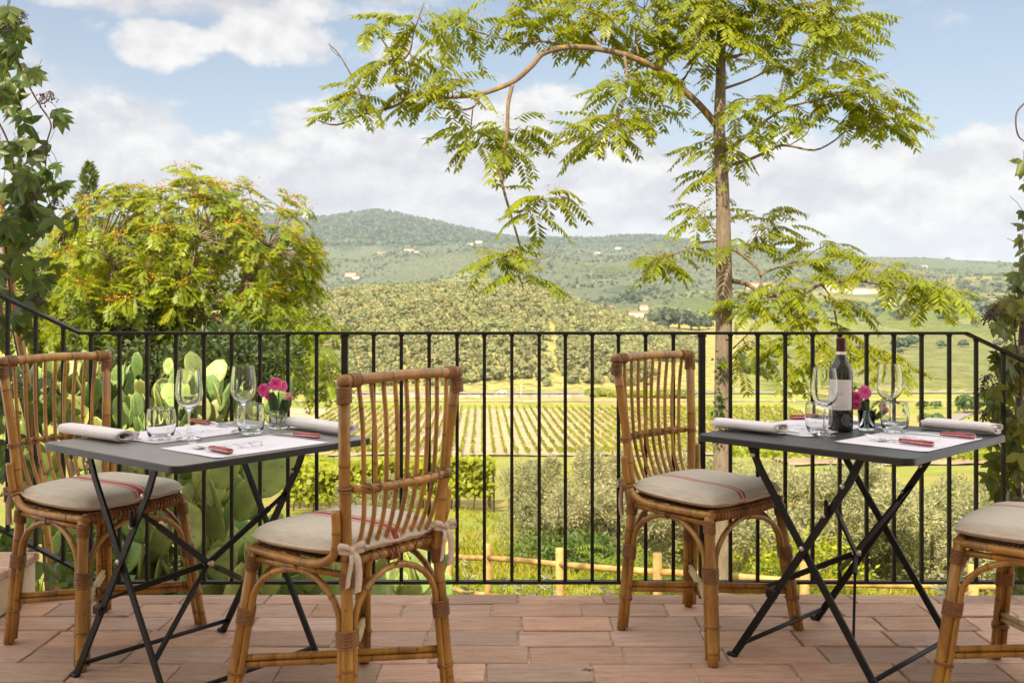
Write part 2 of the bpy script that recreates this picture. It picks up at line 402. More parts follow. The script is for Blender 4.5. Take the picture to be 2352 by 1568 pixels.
# unseen house added behind the camera, sized so its shadow covers the terrace
pr=empty('house',(0,-1.7,0),label='unseen pale plastered house added behind the terrace to shade it',cat='house')
m=MB(); m.box((0,-4.1,3.3),(26,8,7.8)); m.build('wall',M['white'],pr,False)
m=MB(); m.box((0,-4.1,7.27),(26.6,8.5,.14)); m.build('roof',M['roof'],pr,False)
for wx in (-6,-2.2,2.2,6):
    for wz in (1.05,4.6):
        m=MB(); m.box((wx,-.06,wz),(1.1,.1,2.1 if wz<2 else 1.5)); m.box((wx,.0,wz+ (1.1 if wz<2 else .8)),(1.35,.06,.1)); m.build('window',M['window'],pr,False)
# stairs on the left
st=empty('stairs',(-2.35,3.63,0),label='low plastered step with brick top at the left edge of the terrace',cat='step')
m=MB(); m.box((-.08,0,.068),(1.14,.52,.136),bev=.006); m.build('riser',M['plaster'],st,False)
m=MB()
for k in range(2):
    for i in range(4): m.box((-.52+i*.295,-.13+k*.262,.154),(.285,.252,.034),bev=.006,c_=(random.uniform(.85,1.1),)*3)
m.build('tread',M['tile'],st,False)
# ---------------------------------------------------------------- chairs
WB,WS,WT,WF,WFT,OB,OT,DS,DF,ZT,ZS=.386,.336,.420,.505,.404,.032,.038,.348,.400,.945,.46
def cane(mb,pts,r,n=9,step=.16,col=1.0):
    """a cane with darker swollen joints every `step` metres"""
    P=[Vector(p) for p in pts]; seg=[(P[i+1]-P[i]).length for i in range(len(P)-1)]; L=sum(seg)
    ds=[]; d=random.uniform(.03,step)
    while d<L-.01: ds+=[d-.006,d,d+.006]; d+=step*random.uniform(.8,1.25)
    acc=0; base=[]
    for i in range(len(P)): base.append(acc); acc+=seg[i] if i<len(seg) else 0
    al=sorted(set([x for x in base]+[x for x in ds if 0<x<L]))
    out=[];rs=[];cs=[]
    for d in al:
        i=0
        while i<len(seg)-1 and d>base[i+1]: i+=1
        t=(d-base[i])/max(seg[i],1e-6); out.append(P[i].lerp(P[i+1],min(max(t,0),1)))
        node=any(abs(d-x)<1e-6 for x in ds[1::3]); rs.append(r*(1.07 if node else 1)); cs.append((.45 if node else 1.0)*col)
    mb.tube(out,rs,n,True,cs)
def ring(mb,c,ax,R_,r,n=14,k=6,turns=1,pitch=0,sx=1.0,col=1.0):
    c=Vector(c);ax=Vector(ax).normalized(); u=ax.orthogonal().normalized(); v=ax.cross(u); pts=[]
    m=int(n*turns)
    for i in range(m+1):
        a=2*PI*i/n; pts.append(c+(u*math.cos(a)*sx+v*math.sin(a))*R_+ax*(pitch*(i/n-turns/2)))
    mb.tube(pts,r,k,True,col)
def wrap2(mb,a,b,ra,h,c,turns,r=.0028):
    """binding round two or more canes: stadium-shaped coils about axis a..b; c = list of centres offsets"""
    pass
def smoothpts(P,sub=4):
    P=[Vector(p) for p in P]; out=[]
    for i in range(len(P)-1):
        p0=P[max(i-1,0)];p1=P[i];p2=P[i+1];p3=P[min(i+2,len(P)-1)]
        for k in range(sub):
            t=k/sub; out.append(.5*((2*p1)+(p2-p0)*t+(2*p0-5*p1+4*p2-p3)*t*t+(3*p1-p0-3*p2+p3)*t**3))
    out.append(P[-1]); return out
def hullcoil(mb,centres,rad,axis,turns,pitch,r,n=20,col=1.0):
    """coil round a bundle: support function of several circles"""
    axis=Vector(axis).normalized(); u=axis.orthogonal().normalized(); v=axis.cross(u); c0=sum((Vector(c) for c in centres),Vector())/len(centres)
    cs=[((Vector(c)-c0).dot(u),(Vector(c)-c0).dot(v)) for c in centres]; pts=[]
    for i in range(int(n*turns)+1):
        a=2*PI*i/n; dx,dy=math.cos(a),math.sin(a)
        # extreme point in the direction
        k=max(range(len(cs)),key=lambda j:cs[j][0]*dx+cs[j][1]*dy+rad[j])
        px=cs[k][0]+dx*(rad[k]+r*.6); py=cs[k][1]+dy*(rad[k]+r*.6)
        pts.append(c0+u*px+v*py+axis*(pitch*(i/n-turns/2)))
    mb.tube(pts,r,5,True,col)
def make_chair(label):
    ch=empty('rattan_chair',label=label,cat='chair',group='rattan dining chairs')
    bf={s:Vector((s*WB/2,-OB,0)) for s in(-1,1)}; bs={s:Vector((s*WS/2,0,ZS)) for s in(-1,1)}; bt={s:Vector((s*WT/2,-OT,ZT)) for s in(-1,1)}
    ff={s:Vector((s*WF/2,DF,0)) for s in(-1,1)}; fs={s:Vector((s*WFT/2,DS,ZS-.005)) for s in(-1,1)}
    Mr=M['rattan'];Mb=M['binding']
    leg={}
    def lerp(a,b,z): return a.lerp(b,z/ZS)
    for s in(-1,1):
        m=MB(); cane(m,[bf[s],bs[s]*.98+bf[s]*.02,bs[s].lerp(bt[s],.5)+Vector((0,.004,0)),bt[s]+Vector((0,0,-.012))],.0155,12,.23); m.build('back_post',Mr,ch)
        m=MB(); cane(m,[ff[s],fs[s]],.017,12,.22); m.build('leg',Mr,ch)
    # top rail
    m=MB(); cane(m,smoothpts([bt[-1]+Vector((-.014,0,0)),bt[-1].lerp(bt[1],.25)+Vector((0,-.01,.004)),bt[-1].lerp(bt[1],.5)+Vector((0,-.014,.006)),bt[-1].lerp(bt[1],.75)+Vector((0,-.01,.004)),bt[1]+Vector((.014,0,0))]),.0145,12,.19); m.build('top_rail',Mr,ch)
    for s in(-1,1):
        m=MB()
        for k in range(7): ring(m,bt[s]+Vector((0,0,-.018-.0058*k)),(0,.05,1),.0168+.0002*k,.0034,col=random.uniform(.75,1.1))
        for k in range(6): ring(m,bt[s]+Vector((-s*(.018+.0056*k),-.002,.001)),(1,0,0),.0165,.0033,col=random.uniform(.75,1.1))
        # corner pad, layered strands fanning over the joint
        for k in range(9):
            a=PI/2*k/8; d=Vector((s*math.cos(a),0,math.sin(a))); c=bt[s]+Vector((-s*.004,0,-.006)); ax=Vector((-d.z*s,0,abs(d.x))) if False else Vector((math.sin(a)*-s,0,math.cos(a)))
            ring(m,c+d*.003,Vector((s*math.sin(a),0,-math.cos(a))).cross(Vector((0,1,0))) if False else ax,.0172,.0034,col=random.uniform(.7,1.05))
        m.build('corner_binding',Mb,ch)
    # spindles
    npn=9
    def lash(f,name='lashing'):
        q=MB(); f(q); q.build(name,Mb,ch)
    zm=.665
    for i in range(npn):
        t=(i+1)/(npn+1); xt=(t-.5)*WT*.98; xb=(t-.5)*WS*.93; xm=xt*.5+xb*.5
        bow=.012*(1-(2*t-1)**2)
        P=smoothpts([(xt,-OT-bow*.7,ZT-.008),(xt*.75+xb*.25,-OT-bow-.004,.82),(xm,-.036-bow,zm),(xm*.4+xb*.6,-.022-bow*.4,.57),(xb,.012,.485),(xb,.022,.468)],4)
        m=MB(); cane(m,P,.0062,8,.3,random.uniform(.85,1.1)); m.build('spindle',Mr,ch)
        def lf(m2):
            for dz in (-.004,.004): ring(m2,(xm,-.045-bow,zm+dz),(random.uniform(-.35,.35),0,1),.0165,.0022,12,5,sx=1.0,col=random.uniform(.7,1.1))
            ring(m2,(xm,-.05-bow,zm),(1,random.uniform(-.2,.2),random.uniform(-.5,.5)),.0128,.0022,12,5,col=.9)
            if i%2==0: ring(m2,(xm+.004,-.05-bow,zm),(1,0,random.uniform(-.4,.4)),.0128,.0022,12,5,col=.8)
        lash(lf)
    W=lambda s:bs[s].lerp(bt[s],(zm-ZS)/(ZT-ZS))
    m=MB(); cane(m,smoothpts([W(-1)+Vector((.008,-.02,0)),W(-1).lerp(W(1),.25)+Vector((0,-.046,0)),W(-1).lerp(W(1),.5)+Vector((0,-.05,0)),W(-1).lerp(W(1),.75)+Vector((0,-.046,0)),W(1)+Vector((-.008,-.02,0))]),.0105,10,.13); m.build('mid_rail',Mr,ch)
    for s in(-1,1):
        lash(lambda m2:[ring(m2,W(s)+Vector((0,0,dz)),bt[s]-bs[s],.0185,.0032,16,6) for dz in(-.004,.004)])
    # seat frame
    zz=ZS-.005
    m=MB()
    cane(m,[bs[-1]+Vector((.01,.012,.006)),bs[1]+Vector((-.01,.012,.006))],.013,10,.14)       # rear
    m.build('seat_rail',Mr,ch)
    m=MB(); cane(m,smoothpts([fs[-1]+Vector((-.004,.004,0)),fs[-1].lerp(fs[1],.5)+Vector((0,.022,0)),fs[1]+Vector((.004,.004,0))],5),.013,10,.16); m.build('seat_rail',Mr,ch)
    for s in(-1,1):
        m=MB(); P=smoothpts([fs[s]+Vector((s*.004,.014,.004)),fs[s].lerp(bs[s],.35)+Vector((s*.02,0,.002)),fs[s].lerp(bs[s],.75)+Vector((s*.026,0,.002)),bs[s]+Vector((s*.03,.02,.03)),bs[s]+Vector((s*.036,.0,.085)),bs[s]+Vector((s*.042,-.004,.15))],5)
        cane(m,P,.0118,10,.17); m.build('side_rail',Mr,ch)
        m=MB(); cane(m,[fs[s]+Vector((0,-.004,-.024)),bs[s]+Vector((s*.004,.004,-.022))],.0095,9,.16); m.build('side_rail',Mr,ch)
    # woven seat
    m=MB()
    for k in range(26):
        t=(k+.5)/26; y0=.012+t*(DS-.02); w=(WS*(1-t)+WFT*t)/2-.004
        m.box((0,y0,ZS+.006),(2*w,.0095,.004),c_=random.uniform(.75,1.1))
    m.build('seat_weave',Mb,ch,False)
    # front rail and rear rail lashings
    m2=MB()
    for k in range(26):
        t=(k+.5)/26; c=fs[-1].lerp(fs[1],t)+Vector((0,.022*(1-(2*t-1)**2),0)); 
        ring(m2,c,(1,random.uniform(-.1,.1),.05),.0155,.0052,12,6,col=random.uniform(.75,1.15))
    m2.build('rail_wrapping',Mb,ch); m2=MB()
    for k in range(10):
        t=(k+.5)/10; c=bs[-1].lerp(bs[1],t)+Vector((0,.012,.006))
        for sg in(-1,1): ring(m2,c,(1,0,sg*.75),.0145,.0022,12,5,col=random.uniform(.75,1.1))
    for k in range(5): ring(m2,bs[-1].lerp(bs[1],.5)+Vector(((k-2)*.006,.012,.002)),(1,0,random.uniform(-.3,.3)),.018,.003,12,5,col=random.uniform(.7,1.1))
    m2.build('rail_wrapping',Mb,ch)
    # arches: each side two canes following the legs
    foot={('b',-1):(bf[-1],bs[-1]),('b',1):(bf[1],bs[1]),('f',-1):(ff[-1],fs[-1]),('f',1):(ff[1],fs[1])}
    sides=[(('b',-1),('b',1)),(('f',-1),('f',1)),(('b',-1),('f',-1)),(('b',1),('f',1))]
    aux={k:[] for k in foot}
    for A,B in sides:
        a0,a1=foot[A]; b0,b1=foot[B]; apex=a1.lerp(b1,.5)+Vector((0,0,-.03))
        def run(p0,p1,q0,q1):
            off=(q0-p0); off.z=0; off.normalize(); off*=.023
            P=[p0+off+Vector((0,0,.012)),lerp(p0,p1,.16)+off,lerp(p0,p1,.27)+off]
            base=lerp(p0,p1,.30)+off; top=apex.copy()
            for k in range(1,7):
                an=PI/2*k/6; P.append(Vector((base.x+(top.x-base.x)*(1-math.cos(an)),base.y+(top.y-base.y)*(1-math.cos(an)),base.z+(top.z-base.z)*math.sin(an))))
            return P,off
        Pa,oa=run(a0,a1,b0,b1); Pb,ob=run(b0,b1,a0,a1); aux[A].append(oa); aux[B].append(ob)
        m=MB(); cane(m,Pa+Pb[::-1][1:],.0092,9,.2); m.build('arch_brace',Mr,ch)
        lash(lambda m2:ring(m2,apex+Vector((0,0,.016)),(b1-a1),.026,.0036,14,6,sx=.6))
    for k,(p0,p1) in foot.items():
        ax=p1-p0
        for zc,tn in ((.275,8),(.115,1.6)):
            c=lerp(p0,p1,zc); lash(lambda m2:hullcoil(m2,[c]+[c+o for o in aux[k]],[.0165,.0092,.0092],ax,tn,.0056,.0029,18),'leg_binding')
        c=lerp(p0,p1,.425); lash(lambda m2:hullcoil(m2,[c],[.0165],ax,7,.0058,.003,14),'leg_binding')
    # crossing stretchers
    for i,(A,B) in enumerate(((('b',-1),('f',1)),(('b',1),('f',-1)))):
        a=lerp(*foot[A],.150+.0*i); b=lerp(*foot[B],.146)
        m=MB(); d=(b-a).normalized()
        if i==1:
            for dz in(-.0095,.0095): cane(m,[a+Vector((0,0,dz)),b+Vector((0,0,dz))],.0092,9,.15)
            m.build('stretcher',Mr,ch)
        else:
            mid=a.lerp(b,.5); up=Vector((0,0,.022))
            for dz in(-.008,.008): cane(m,[a+Vector((0,0,dz)),mid+up+Vector((0,0,dz)),b+Vector((0,0,dz))],.0085,9,.15)
            m.build('stretcher',M['palecane'],ch)
    m=MB(); ring(m,lerp(*foot[('b',-1)],.148).lerp(lerp(*foot[('f',1)],.148),.5)+Vector((0,0,.006)),(1,.3,0),.021,.003,14,6,turns=3,pitch=.006); m.build('lashing',Mb,ch)
    return ch
def ribbon(mb,P,w,side):
    P=smoothpts(P,4); side=Vector(side); vs=[]
    for i,p in enumerate(P):
        sd=(side+Vector((0,0,.15*math.sin(i*.7)))).normalized(); vs+=[p-sd*w/2,p+sd*w/2]
    n=len(P); fs=[(2*i,2*i+1,2*i+3,2*i+2) for i in range(n-1)]
    # thickness: a second skin
    T=Vector((0,.0012,0)); k=len(vs); vs+=[v+T for v in vs]; fs+=[(a+k,d+k,c+k,b+k) for a,b,c,d in fs[:n-1]]
    fs+=[(2*i,2*i+2,2*i+2+k,2*i+k) for i in range(n-1)]+[(2*i+1,2*i+1+k,2*i+3+k,2*i+3) for i in range(n-1)]
    mb.add(vs,fs)
def make_cushion(label,mat,ties,seed):
    rr=random.Random(seed)
    cu=empty('seat_cushion',label=label,cat='cushion',group='striped seat cushions')
    nx=30; hw,hd,cy=.215,.20,.188; mb=MB(); 
    def outline(x,y):
        # x,y in -1..1 -> rounded square, wider in front
        k=1-.07*(x*x*y*y)*1.8; w=hw*(1+.06*y)
        return x*w*k, cy+y*hd*k
    for side in(1,-1):
        vs=[];
        for j in range(nx+1):
            for i in range(nx+1):
                x=-1+2*i/nx;y=-1+2*j/nx; px,py=outline(x,y)
                e=max(0,(1-x**6))*max(0,(1-y**6)); e=e**.42
                bump=.0025*mnoise.noise(Vector((px*9,py*9,seed)))*e+.002*math.sin(px*60+seed)*(1-e)
                z=.037*e+bump if side==1 else -.022*e+bump
                vs.append((px,py,z))
        fs=[]
        for j in range(nx):
            for i in range(nx):
                a=j*(nx+1)+i; q=(a,a+1,a+nx+2,a+nx+1); fs.append(q if side==1 else q[::-1])
        mb.add(vs,fs)
    mb.build('cover',mat,cu)
    m=MB(); P=[]
    for k in range(48):
        a=2*PI*k/48; c,s_=math.cos(a),math.sin(a); mx=max(abs(c),abs(s_)); px,py=outline(c/mx,s_/mx); P.append(Vector((px,py,.0005+.002*math.sin(px*60+seed))))
    # rounded by the outline itself
    P.append(P[0]); m.tube(P,.0042,6,False); m.build('piping',M['linen'],cu)
    for s in ties:
        m=MB(); c=Vector((s*(WS/2+.006),-.022,.008))
        # loop round the post, knot, two bow loops, two tails
        ring(m,c+Vector((-s*.004,.018,.0)),(0,.05,1),.022,.0042,16,6)
        m.box(c+Vector((s*.004,-.006,0)),(.016,.014,.018),bev=.004)
        ribbon(m,[c,c+.74*Vector((-.03,-.018,.016)),c+.74*Vector((-.06,-.016,.024)),c+.74*Vector((-.064,-.010,.008)),c+.74*Vector((-.03,-.012,-.002)),c],.016,(0,.35,1))
        ribbon(m,[c,c+.74*Vector((.026,-.018,.014)),c+.74*Vector((.05,-.018,.014)),c+.74*Vector((.052,-.012,-.004)),c+.74*Vector((.025,-.012,-.006)),c],.016,(0,.35,1))
        ribbon(m,[c,c+.74*Vector((-.012,-.02,-.03)),c+.74*Vector((-.022,-.018,-.075)),c+.74*Vector((-.03,-.016,-.125))],.020,(1,.25,0))
        ribbon(m,[c,c+.74*Vector((.010,-.022,-.03)),c+.74*Vector((.020,-.02,-.085)),c+.74*Vector((.016,-.017,-.15))],.020,(1,-.2,0))
        m.build('tie',M['linen'],cu)
    return cu
CH=[(-1.570,3.494,-.488),(.546,3.600,-.821),(-.322,2.715,2.452),(1.672,2.752,2.375)]
CHL=['rattan chair at the left edge facing the camera side of the left table','rattan chair seen from the front, standing by the railing at the right table','rattan chair in the foreground with its slatted back turned to the camera','rattan chair cut off by the right edge of the picture']
chair0=make_chair(CHL[0])
CUL=['striped cushion with wide red band on the leftmost chair','cushion with two thin red lines on the chair by the railing','cushion with wide red band on the foreground chair, tied with bows','cushion with two thin red lines on the chair at the right edge']
for i,(x,y,a) in enumerate(CH):
    c=chair0 if i==0 else clone(chair0)
    c.location=(x,y,0); c.rotation_euler=(0,0,a-PI/2); c['label']=CHL[i]
    k=make_cushion(CUL[i],M['cush_wide'] if i in(0,2) else M['cush_two'],[(1,),(1,),(-1,1),(-1,1)][i],3+i)
    k.location=(x,y,ZS+.040); k.rotation_euler=(R(-1.0),0,a-PI/2)
# ---------------------------------------------------------------- tables
TZ=.712; TS=.721
TB=[(-.948,3.135,-.671),(1.112,3.262,-.803)]
def make_table(label):
    t=empty('bistro_table',label=label,cat='table',group='black folding bistro tables')
    # rounded top with turned-down rim
    n=6; h=TS/2; rc=.032; P=[]
    def outl(e):
        o=[];hh=h-e;r=max(rc-e,.004)
        for cx,cy,a0 in((1,1,0),(-1,1,90),(-1,-1,180),(1,-1,270)):
            for k in range(n+1):
                a=R(a0+90*k/n); o.append((cx*(hh-r)+r*math.cos(a),cy*(hh-r)+r*math.sin(a)))
        return o
    m=MB(); rings=[(.02,-.0),(.004,0),(.0012,-.0012),(0,-.004),(0,-.021),(.003,-.022),(.003,-.006),(.02,-.006)]; vs=[]
    for e,z in rings: vs+=[(x,y,TZ+z) for x,y in outl(e)]
    k=4*(n+1); fs=[]
    for i in range(len(rings)-1):
        for j in range(k):
            j2=(j+1)%k; fs.append((i*k+j,(i+1)*k+j,(i+1)*k+j2,i*k+j2))
    fs.append(tuple(range(k))); fs.append(tuple((len(rings)-1)*k+j for j in range(k-1,-1,-1)))
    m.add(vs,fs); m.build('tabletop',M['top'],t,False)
    zt=TZ-.014; zc=.392
    for fi,v in enumerate((-.305,.225)):
        for s in(-1,1):
            vo=v+(.006 if s>0 else -.006)*1.0
            a=Vector((-s*.195,vo,zt)); b=Vector((s*.245,vo,.004)); m=MB()
            # upper bend like the photo: steep near the top
            kn=a.lerp(b,.12)+Vector((-s*.012,0,0)); m.bar(a,kn,.0225,.008); m.bar(kn,b,.0225,.008)
            m.box(b+Vector((s*.006,0,.002)),(.036,.022,.012),bev=.004)
            m.build('leg',M['steel'],t,False)
        for (u,z) in ((0,zc),(.073,.505),(-.097,.24),(.133,.60),(-.171,.66)):
            m=MB(); m.lathe([(.0001,.006),(.006,.005),(.0085,.001),(.0085,0)],10)
            m.v=[(u+x,v-.0105-z0,z+y) for x,y,z0 in m.v]; m.build('rivet',M['rivet'],t)
    for u in(-.222,.222):
        m=MB(); m.tube([(u,-.305,.045),(u,.225,.045)],.0075,8); m.build('crossbar',M['steel'],t)
    c=Vector((.03,-.03,.335))
    for (a,b) in (((.095,-.30,.545),(-.155,.225,.20)),((.10,.225,.53),(.16,-.30,.13)),((-.128,-.30,.25),c)):
        a=Vector(a);b=Vector(b); m=MB(); q=[a,c+Vector((0,0,random.uniform(-.003,.003))),b] if b!=c else [a,c]
        for i in range(len(q)-1):
            t1=q[i].lerp(q[i+1],.25); m.bar(q[i],t1,.013,.008,up=(0,1,.2)); m.bar(t1,q[i+1],.017,.008,up=(0,0,1))
        m.build('brace',M['steel'],t,False)
    m=MB(); m.tube([c+Vector((-.012,-.01,0)),c+Vector((.012,.01,0))],.01,10); m.build('hinge',M['rivet'],t)
    m=MB(); m.box((-.10,-.322,.235),(.04,.012,.028),bev=.004); m.build('bracket',M['steel'],t,False); m=MB(); m.box((.085,-.322,.53),(.012,.012,.05),bev=.004); m.build('bracket',M['steel'],t,False)
    return t
t0=make_table('black square bistro table, the left one of two, with grey top')

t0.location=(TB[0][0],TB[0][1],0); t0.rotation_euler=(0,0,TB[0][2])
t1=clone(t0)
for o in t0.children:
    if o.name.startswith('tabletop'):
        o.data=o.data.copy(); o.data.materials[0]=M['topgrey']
t1['label']='black square bistro table with the wine bottle standing on it'; t1.location=(TB[1][0],TB[1][1],0); t1.rotation_euler=(0,0,TB[1][2])
# ---------------------------------------------------------------- table ware
ZP=TZ+.0008
def placemat(ti,su,label,seed):
    x,y,a=TB[ti]; rr=random.Random(seed)
    e=empty('placemat',label=label,cat='placemat',group='paper placemats')
    c=Vector((x,y,ZP))+Matrix.Rotation(a,3,'Z')@Vector((su*.198,-.012 if su>0 else .03,0)); e.location=c; e.rotation_euler=(0,0,a+(PI/2 if su>0 else -PI/2)+R(rr.uniform(-2,2)))
    # local: x along the diner's left-right (0.40), y depth (0.30), diner at -y
    m=MB(); nx,ny=20,14; vs=[]
    for j in range(ny+1):
        for i in range(nx+1):
            px=-.2+.4*i/nx; py=-.145+.29*j/ny; vs.append((px,py,.0006+.0007*(1+mnoise.noise(Vector((px*6,py*6,seed))))+(.0016 if i in(0,nx) and j in(0,ny) else 0)))
    m.add(vs,[(j*(nx+1)+i,j*(nx+1)+i+1,(j+1)*(nx+1)+i+1,(j+1)*(nx+1)+i) for j in range(ny) for i in range(nx)]); m.build('sheet',M['paper'],e)
    # printed calligraphy: broad angular capitals in two lines and small lines under them
    g=MB(); z=.0026
    def stroke(P,w):
        for i in range(len(P)-1):
            a_=Vector((*P[i],z));b_=Vector((*P[i+1],z)); d=(b_-a_); L=d.length
            if L<1e-5: continue
            d/=L; n_=Vector((-d.y,d.x,0))*w/2*(.45+.9*abs(math.sin(math.atan2(d.y,d.x)+.6))); g.add([a_-n_,b_-n_,b_+n_,a_+n_],[(0,1,2,3)])
    GL={'D':[[(0,0),(0,1)],[(-.1,1),(.4,.95),(.6,.5),(.4,.05),(-.1,0)]],'I':[[(.15,0),(.15,1)],[(0,1),(.3,1)]],'E':[[(0,0),(0,1)],[(0,1),(.5,1)],[(0,.5),(.4,.5)],[(0,0),(.55,.05)]],'V':[[(-.05,1),(.28,0),(.6,1.05)]],'O':[[(.3,1),(0,.6),(.05,.2),(.3,0),(.55,.3),(.5,.8),(.3,1)]],'L':[[(0,1),(0,0),(.55,.08)]],'R':[[(0,0),(0,1),(.4,.95),(.45,.65),(0,.5),(.6,-.1)]],'K':[[(0,0),(0,1)],[(.5,1),(0,.45),(.6,-.1)]]}
    def word(wd,x0,y0,h,w):
        for ch_ in wd:
            for st_ in GL[ch_]: stroke([(x0+p[0]*h,y0+p[1]*h) for p in st_],w)
            x0+=h*.82
    word('DIEVOLE'[:5],-.085,.005,.040,.0024); word('VLEK',-.055,-.048,.034,.0022)
    stroke([(-.13,.03),(-.09,.055),(-.02,.062),(.06,.055),(.12,.06)],.0014); stroke([(-.12,-.06),(-.03,-.054),(.09,-.062)],.0012)
    for r_,(y0,n_) in enumerate(((-.075,9),(-.084,7),(.082,6))):
        for k in range(n_): stroke([(-.05+k*.012,y0),(-.043+k*.012,y0)],.0016)
    g.build('lettering',M['ink'],e,False); return e
placemat(0,1,'white paper placemat on the left table nearer the foreground chair',1)
placemat(0,-1,'white paper placemat at the far side of the left table, partly under glasses',2)
placemat(1,1,'white printed placemat on the right table nearest the right edge of the picture',3)
placemat(1,-1,'white printed placemat on the right table beside the bottle and near the railing',4)
def wine_glass():
    o=[(.0,.0),(.036,.0008),(.0395,.0022),(.036,.0042),(.020,.0068),(.009,.0125),(.0052,.022),(.0040,.04),(.0038,.07),(.0045,.086),(.010,.0935),(.022,.1005),(.033,.111),(.040,.125),(.0425,.140),(.0418,.160),(.0392,.185),(.0362,.208),(.0349,.2165),(.03465,.2182),(.0344,.2187),(.0341,.2187),(.0339,.2182)]
    i=[(.0341,.2165),(.0352,.208),(.0381,.185),(.0406,.160),(.0412,.140),(.0387,.126),(.0315,.113),(.020,.103),(.008,.0975),(.0,.0968)]
    m=MB(); m.lathe(o+i,40); return m
def tumbler():
    o=[(.0,.0),(.028,.0),(.033,.0015),(.0375,.008),(.0425,.025),(.0450,.045),(.0455,.06),(.0440,.078),(.0415,.094),(.0408,.0966),(.0404,.0978),(.0399,.0981),(.0396,.0978)]
    i=[(.0395,.0966),(.0402,.094),(.0427,.078),(.0440,.06),(.0433,.045),(.0405,.027),(.0345,.014),(.02,.0105),(.0,.0100)]
    m=MB(); m.lathe(o+i,40); return m
def put(mb,name,mat,p,label,cat,group=None,rz=0):
    o=mb.build(name,mat); o.location=p; o.rotation_euler=(0,0,rz); return tag(o,label,cat,group)
wg=[(434,1010,'empty stemmed wine glass on the left table beside the left napkin'),(559,993,'empty stemmed wine glass on the left table next to the jar of flowers'),(1894,1002,'empty stemmed wine glass in front of the wine bottle'),(2043,985,'empty stemmed wine glass on the right table to the right of the flowers')]
tu=[(370,1011,'short water tumbler on the left table next to the left napkin'),(576,999,'short water tumbler on the left table beside the jar of flowers'),(1881,996,'short water tumbler on the right table left of the bottle'),(2055,994.6,'short water tumbler on the right table right of the flowers')]
for u,v,l in wg: put(wine_glass(),'wine_glass',M['glass'],on(u,v,TZ)+Vector((0,0,.0035)),l,'wine glass','wine glasses on the tables')
for u,v,l in tu: put(tumbler(),'tumbler',M['glass'],on(u,v,TZ)+Vector((0,0,.0035)),l,'tumbler','water tumblers on the tables')
# wine bottle
p=on(1932,989.5,TZ)+Vector((0,0,.0008)); wb=empty('wine_bottle',p,label='dark red wine bottle with white label and burgundy capsule',cat='wine bottle')
BP=[(.0,.006),(.02,.004),(.034,.0),(.0378,.004),(.0385,.012),(.0385,.185),(.0375,.200),(.033,.216),(.024,.232),(.0175,.246),(.0152,.262),(.0146,.300),(.0146,.305),(.0,.305)]
m=MB(); m.lathe(BP,48); m.build('body',M['bottle'],wb)
m=MB(); m.lathe([(.0158,.2660),(.0153,.303),(.0158,.3045),(.0158,.311),(.0150,.3125),(.0,.3128)],32); m.build('capsule',M['capsule'],wb)
m=MB(); m.lathe([(.0160,.2480),(.01605,.2660),(.0158,.2661)],32); m.build('neck_band',M['strip'],wb)
def curved(mb,a0,a1,z0,z1,r,n=24):
    vs=[];
    for k in range(n+1):
        a=a0+(a1-a0)*k/n
        for z in(z0,z1): vs.append((r*math.cos(a),r*math.sin(a),z))
    mb.add(vs,[(2*k,2*k+2,2*k+3,2*k+1) for k in range(n)])
fa=math.atan2(-p.y,-p.x)-.12; lw=1.12
m=MB(); curved(m,fa-lw,fa+lw,.073,.174,.03875); lb=m.build('label_paper',M['label'],wb)
m=MB()
def lstroke(P,w,r=.0390):
    for i in range(len(P)-1):
        (a,z),(b,zz)=P[i],P[i+1]; d=Vector((b-a,zz-z)); L=d.length
        if L<1e-6: continue
        d/=L; n_=Vector((-d.y,d.x))*w/2
        vs=[]
        for q in (Vector((a,z))-n_,Vector((b,zz))-n_,Vector((b,zz))+n_,Vector((a,z))+n_):
            an=fa+q.x/.0385; vs.append((r*math.cos(an),r*math.sin(an),q.y))
        m.add(vs,[(0,1,2,3)])
def script(x0,z0,h,seqs,w):
    for sq in seqs: lstroke([(x0+a*h,z0+b*h) for a,b in sq],w)
# flourished script: a large D followed by small joined letters
script(-.032,.122,.017,[[(.25,.95),(.1,.1),(0,0)],[(-.2,.75),(0,1.02),(.4,1.05),(.72,.8),(.7,.35),(.45,.05),(.1,0),(-.05,.12)]],.0009)
xx=-.0185
for ch_ in 'ievole':
    G={'i':[[(0,.45),(.02,.0),(.2,.1)],[(.02,.62),(.03,.66)]],'e':[[(0,.2),(.25,.35),(.15,.48),(.0,.3),(.1,0),(.3,.1)]],'v':[[(0,.45),(.12,0),(.28,.48)]],'o':[[(.15,.45),(0,.2),(.12,0),(.27,.2),(.15,.45),(.35,.4)]],'l':[[(.0,.1),(.22,.9),(.12,.95),(.08,.1),(.25,.08)]]}[ch_]
    script(xx,.122,.015,G,.0007); xx+=.0056
lstroke([(-.012,.1195),(.026,.1195)],.0005)
for z,a,b in ((.106,-.03,-.004),(.100,-.03,-.006),(.094,.006,.022),(.0855,-.012,.018),(.0825,-.022,.0),(.080,-.022,-.004)):
    k=a
    while k<b: lstroke([(k,z),(min(k+.0028,b),z)],.0008); k+=.0036
m.build('label_print',M['ink'],wb,False)
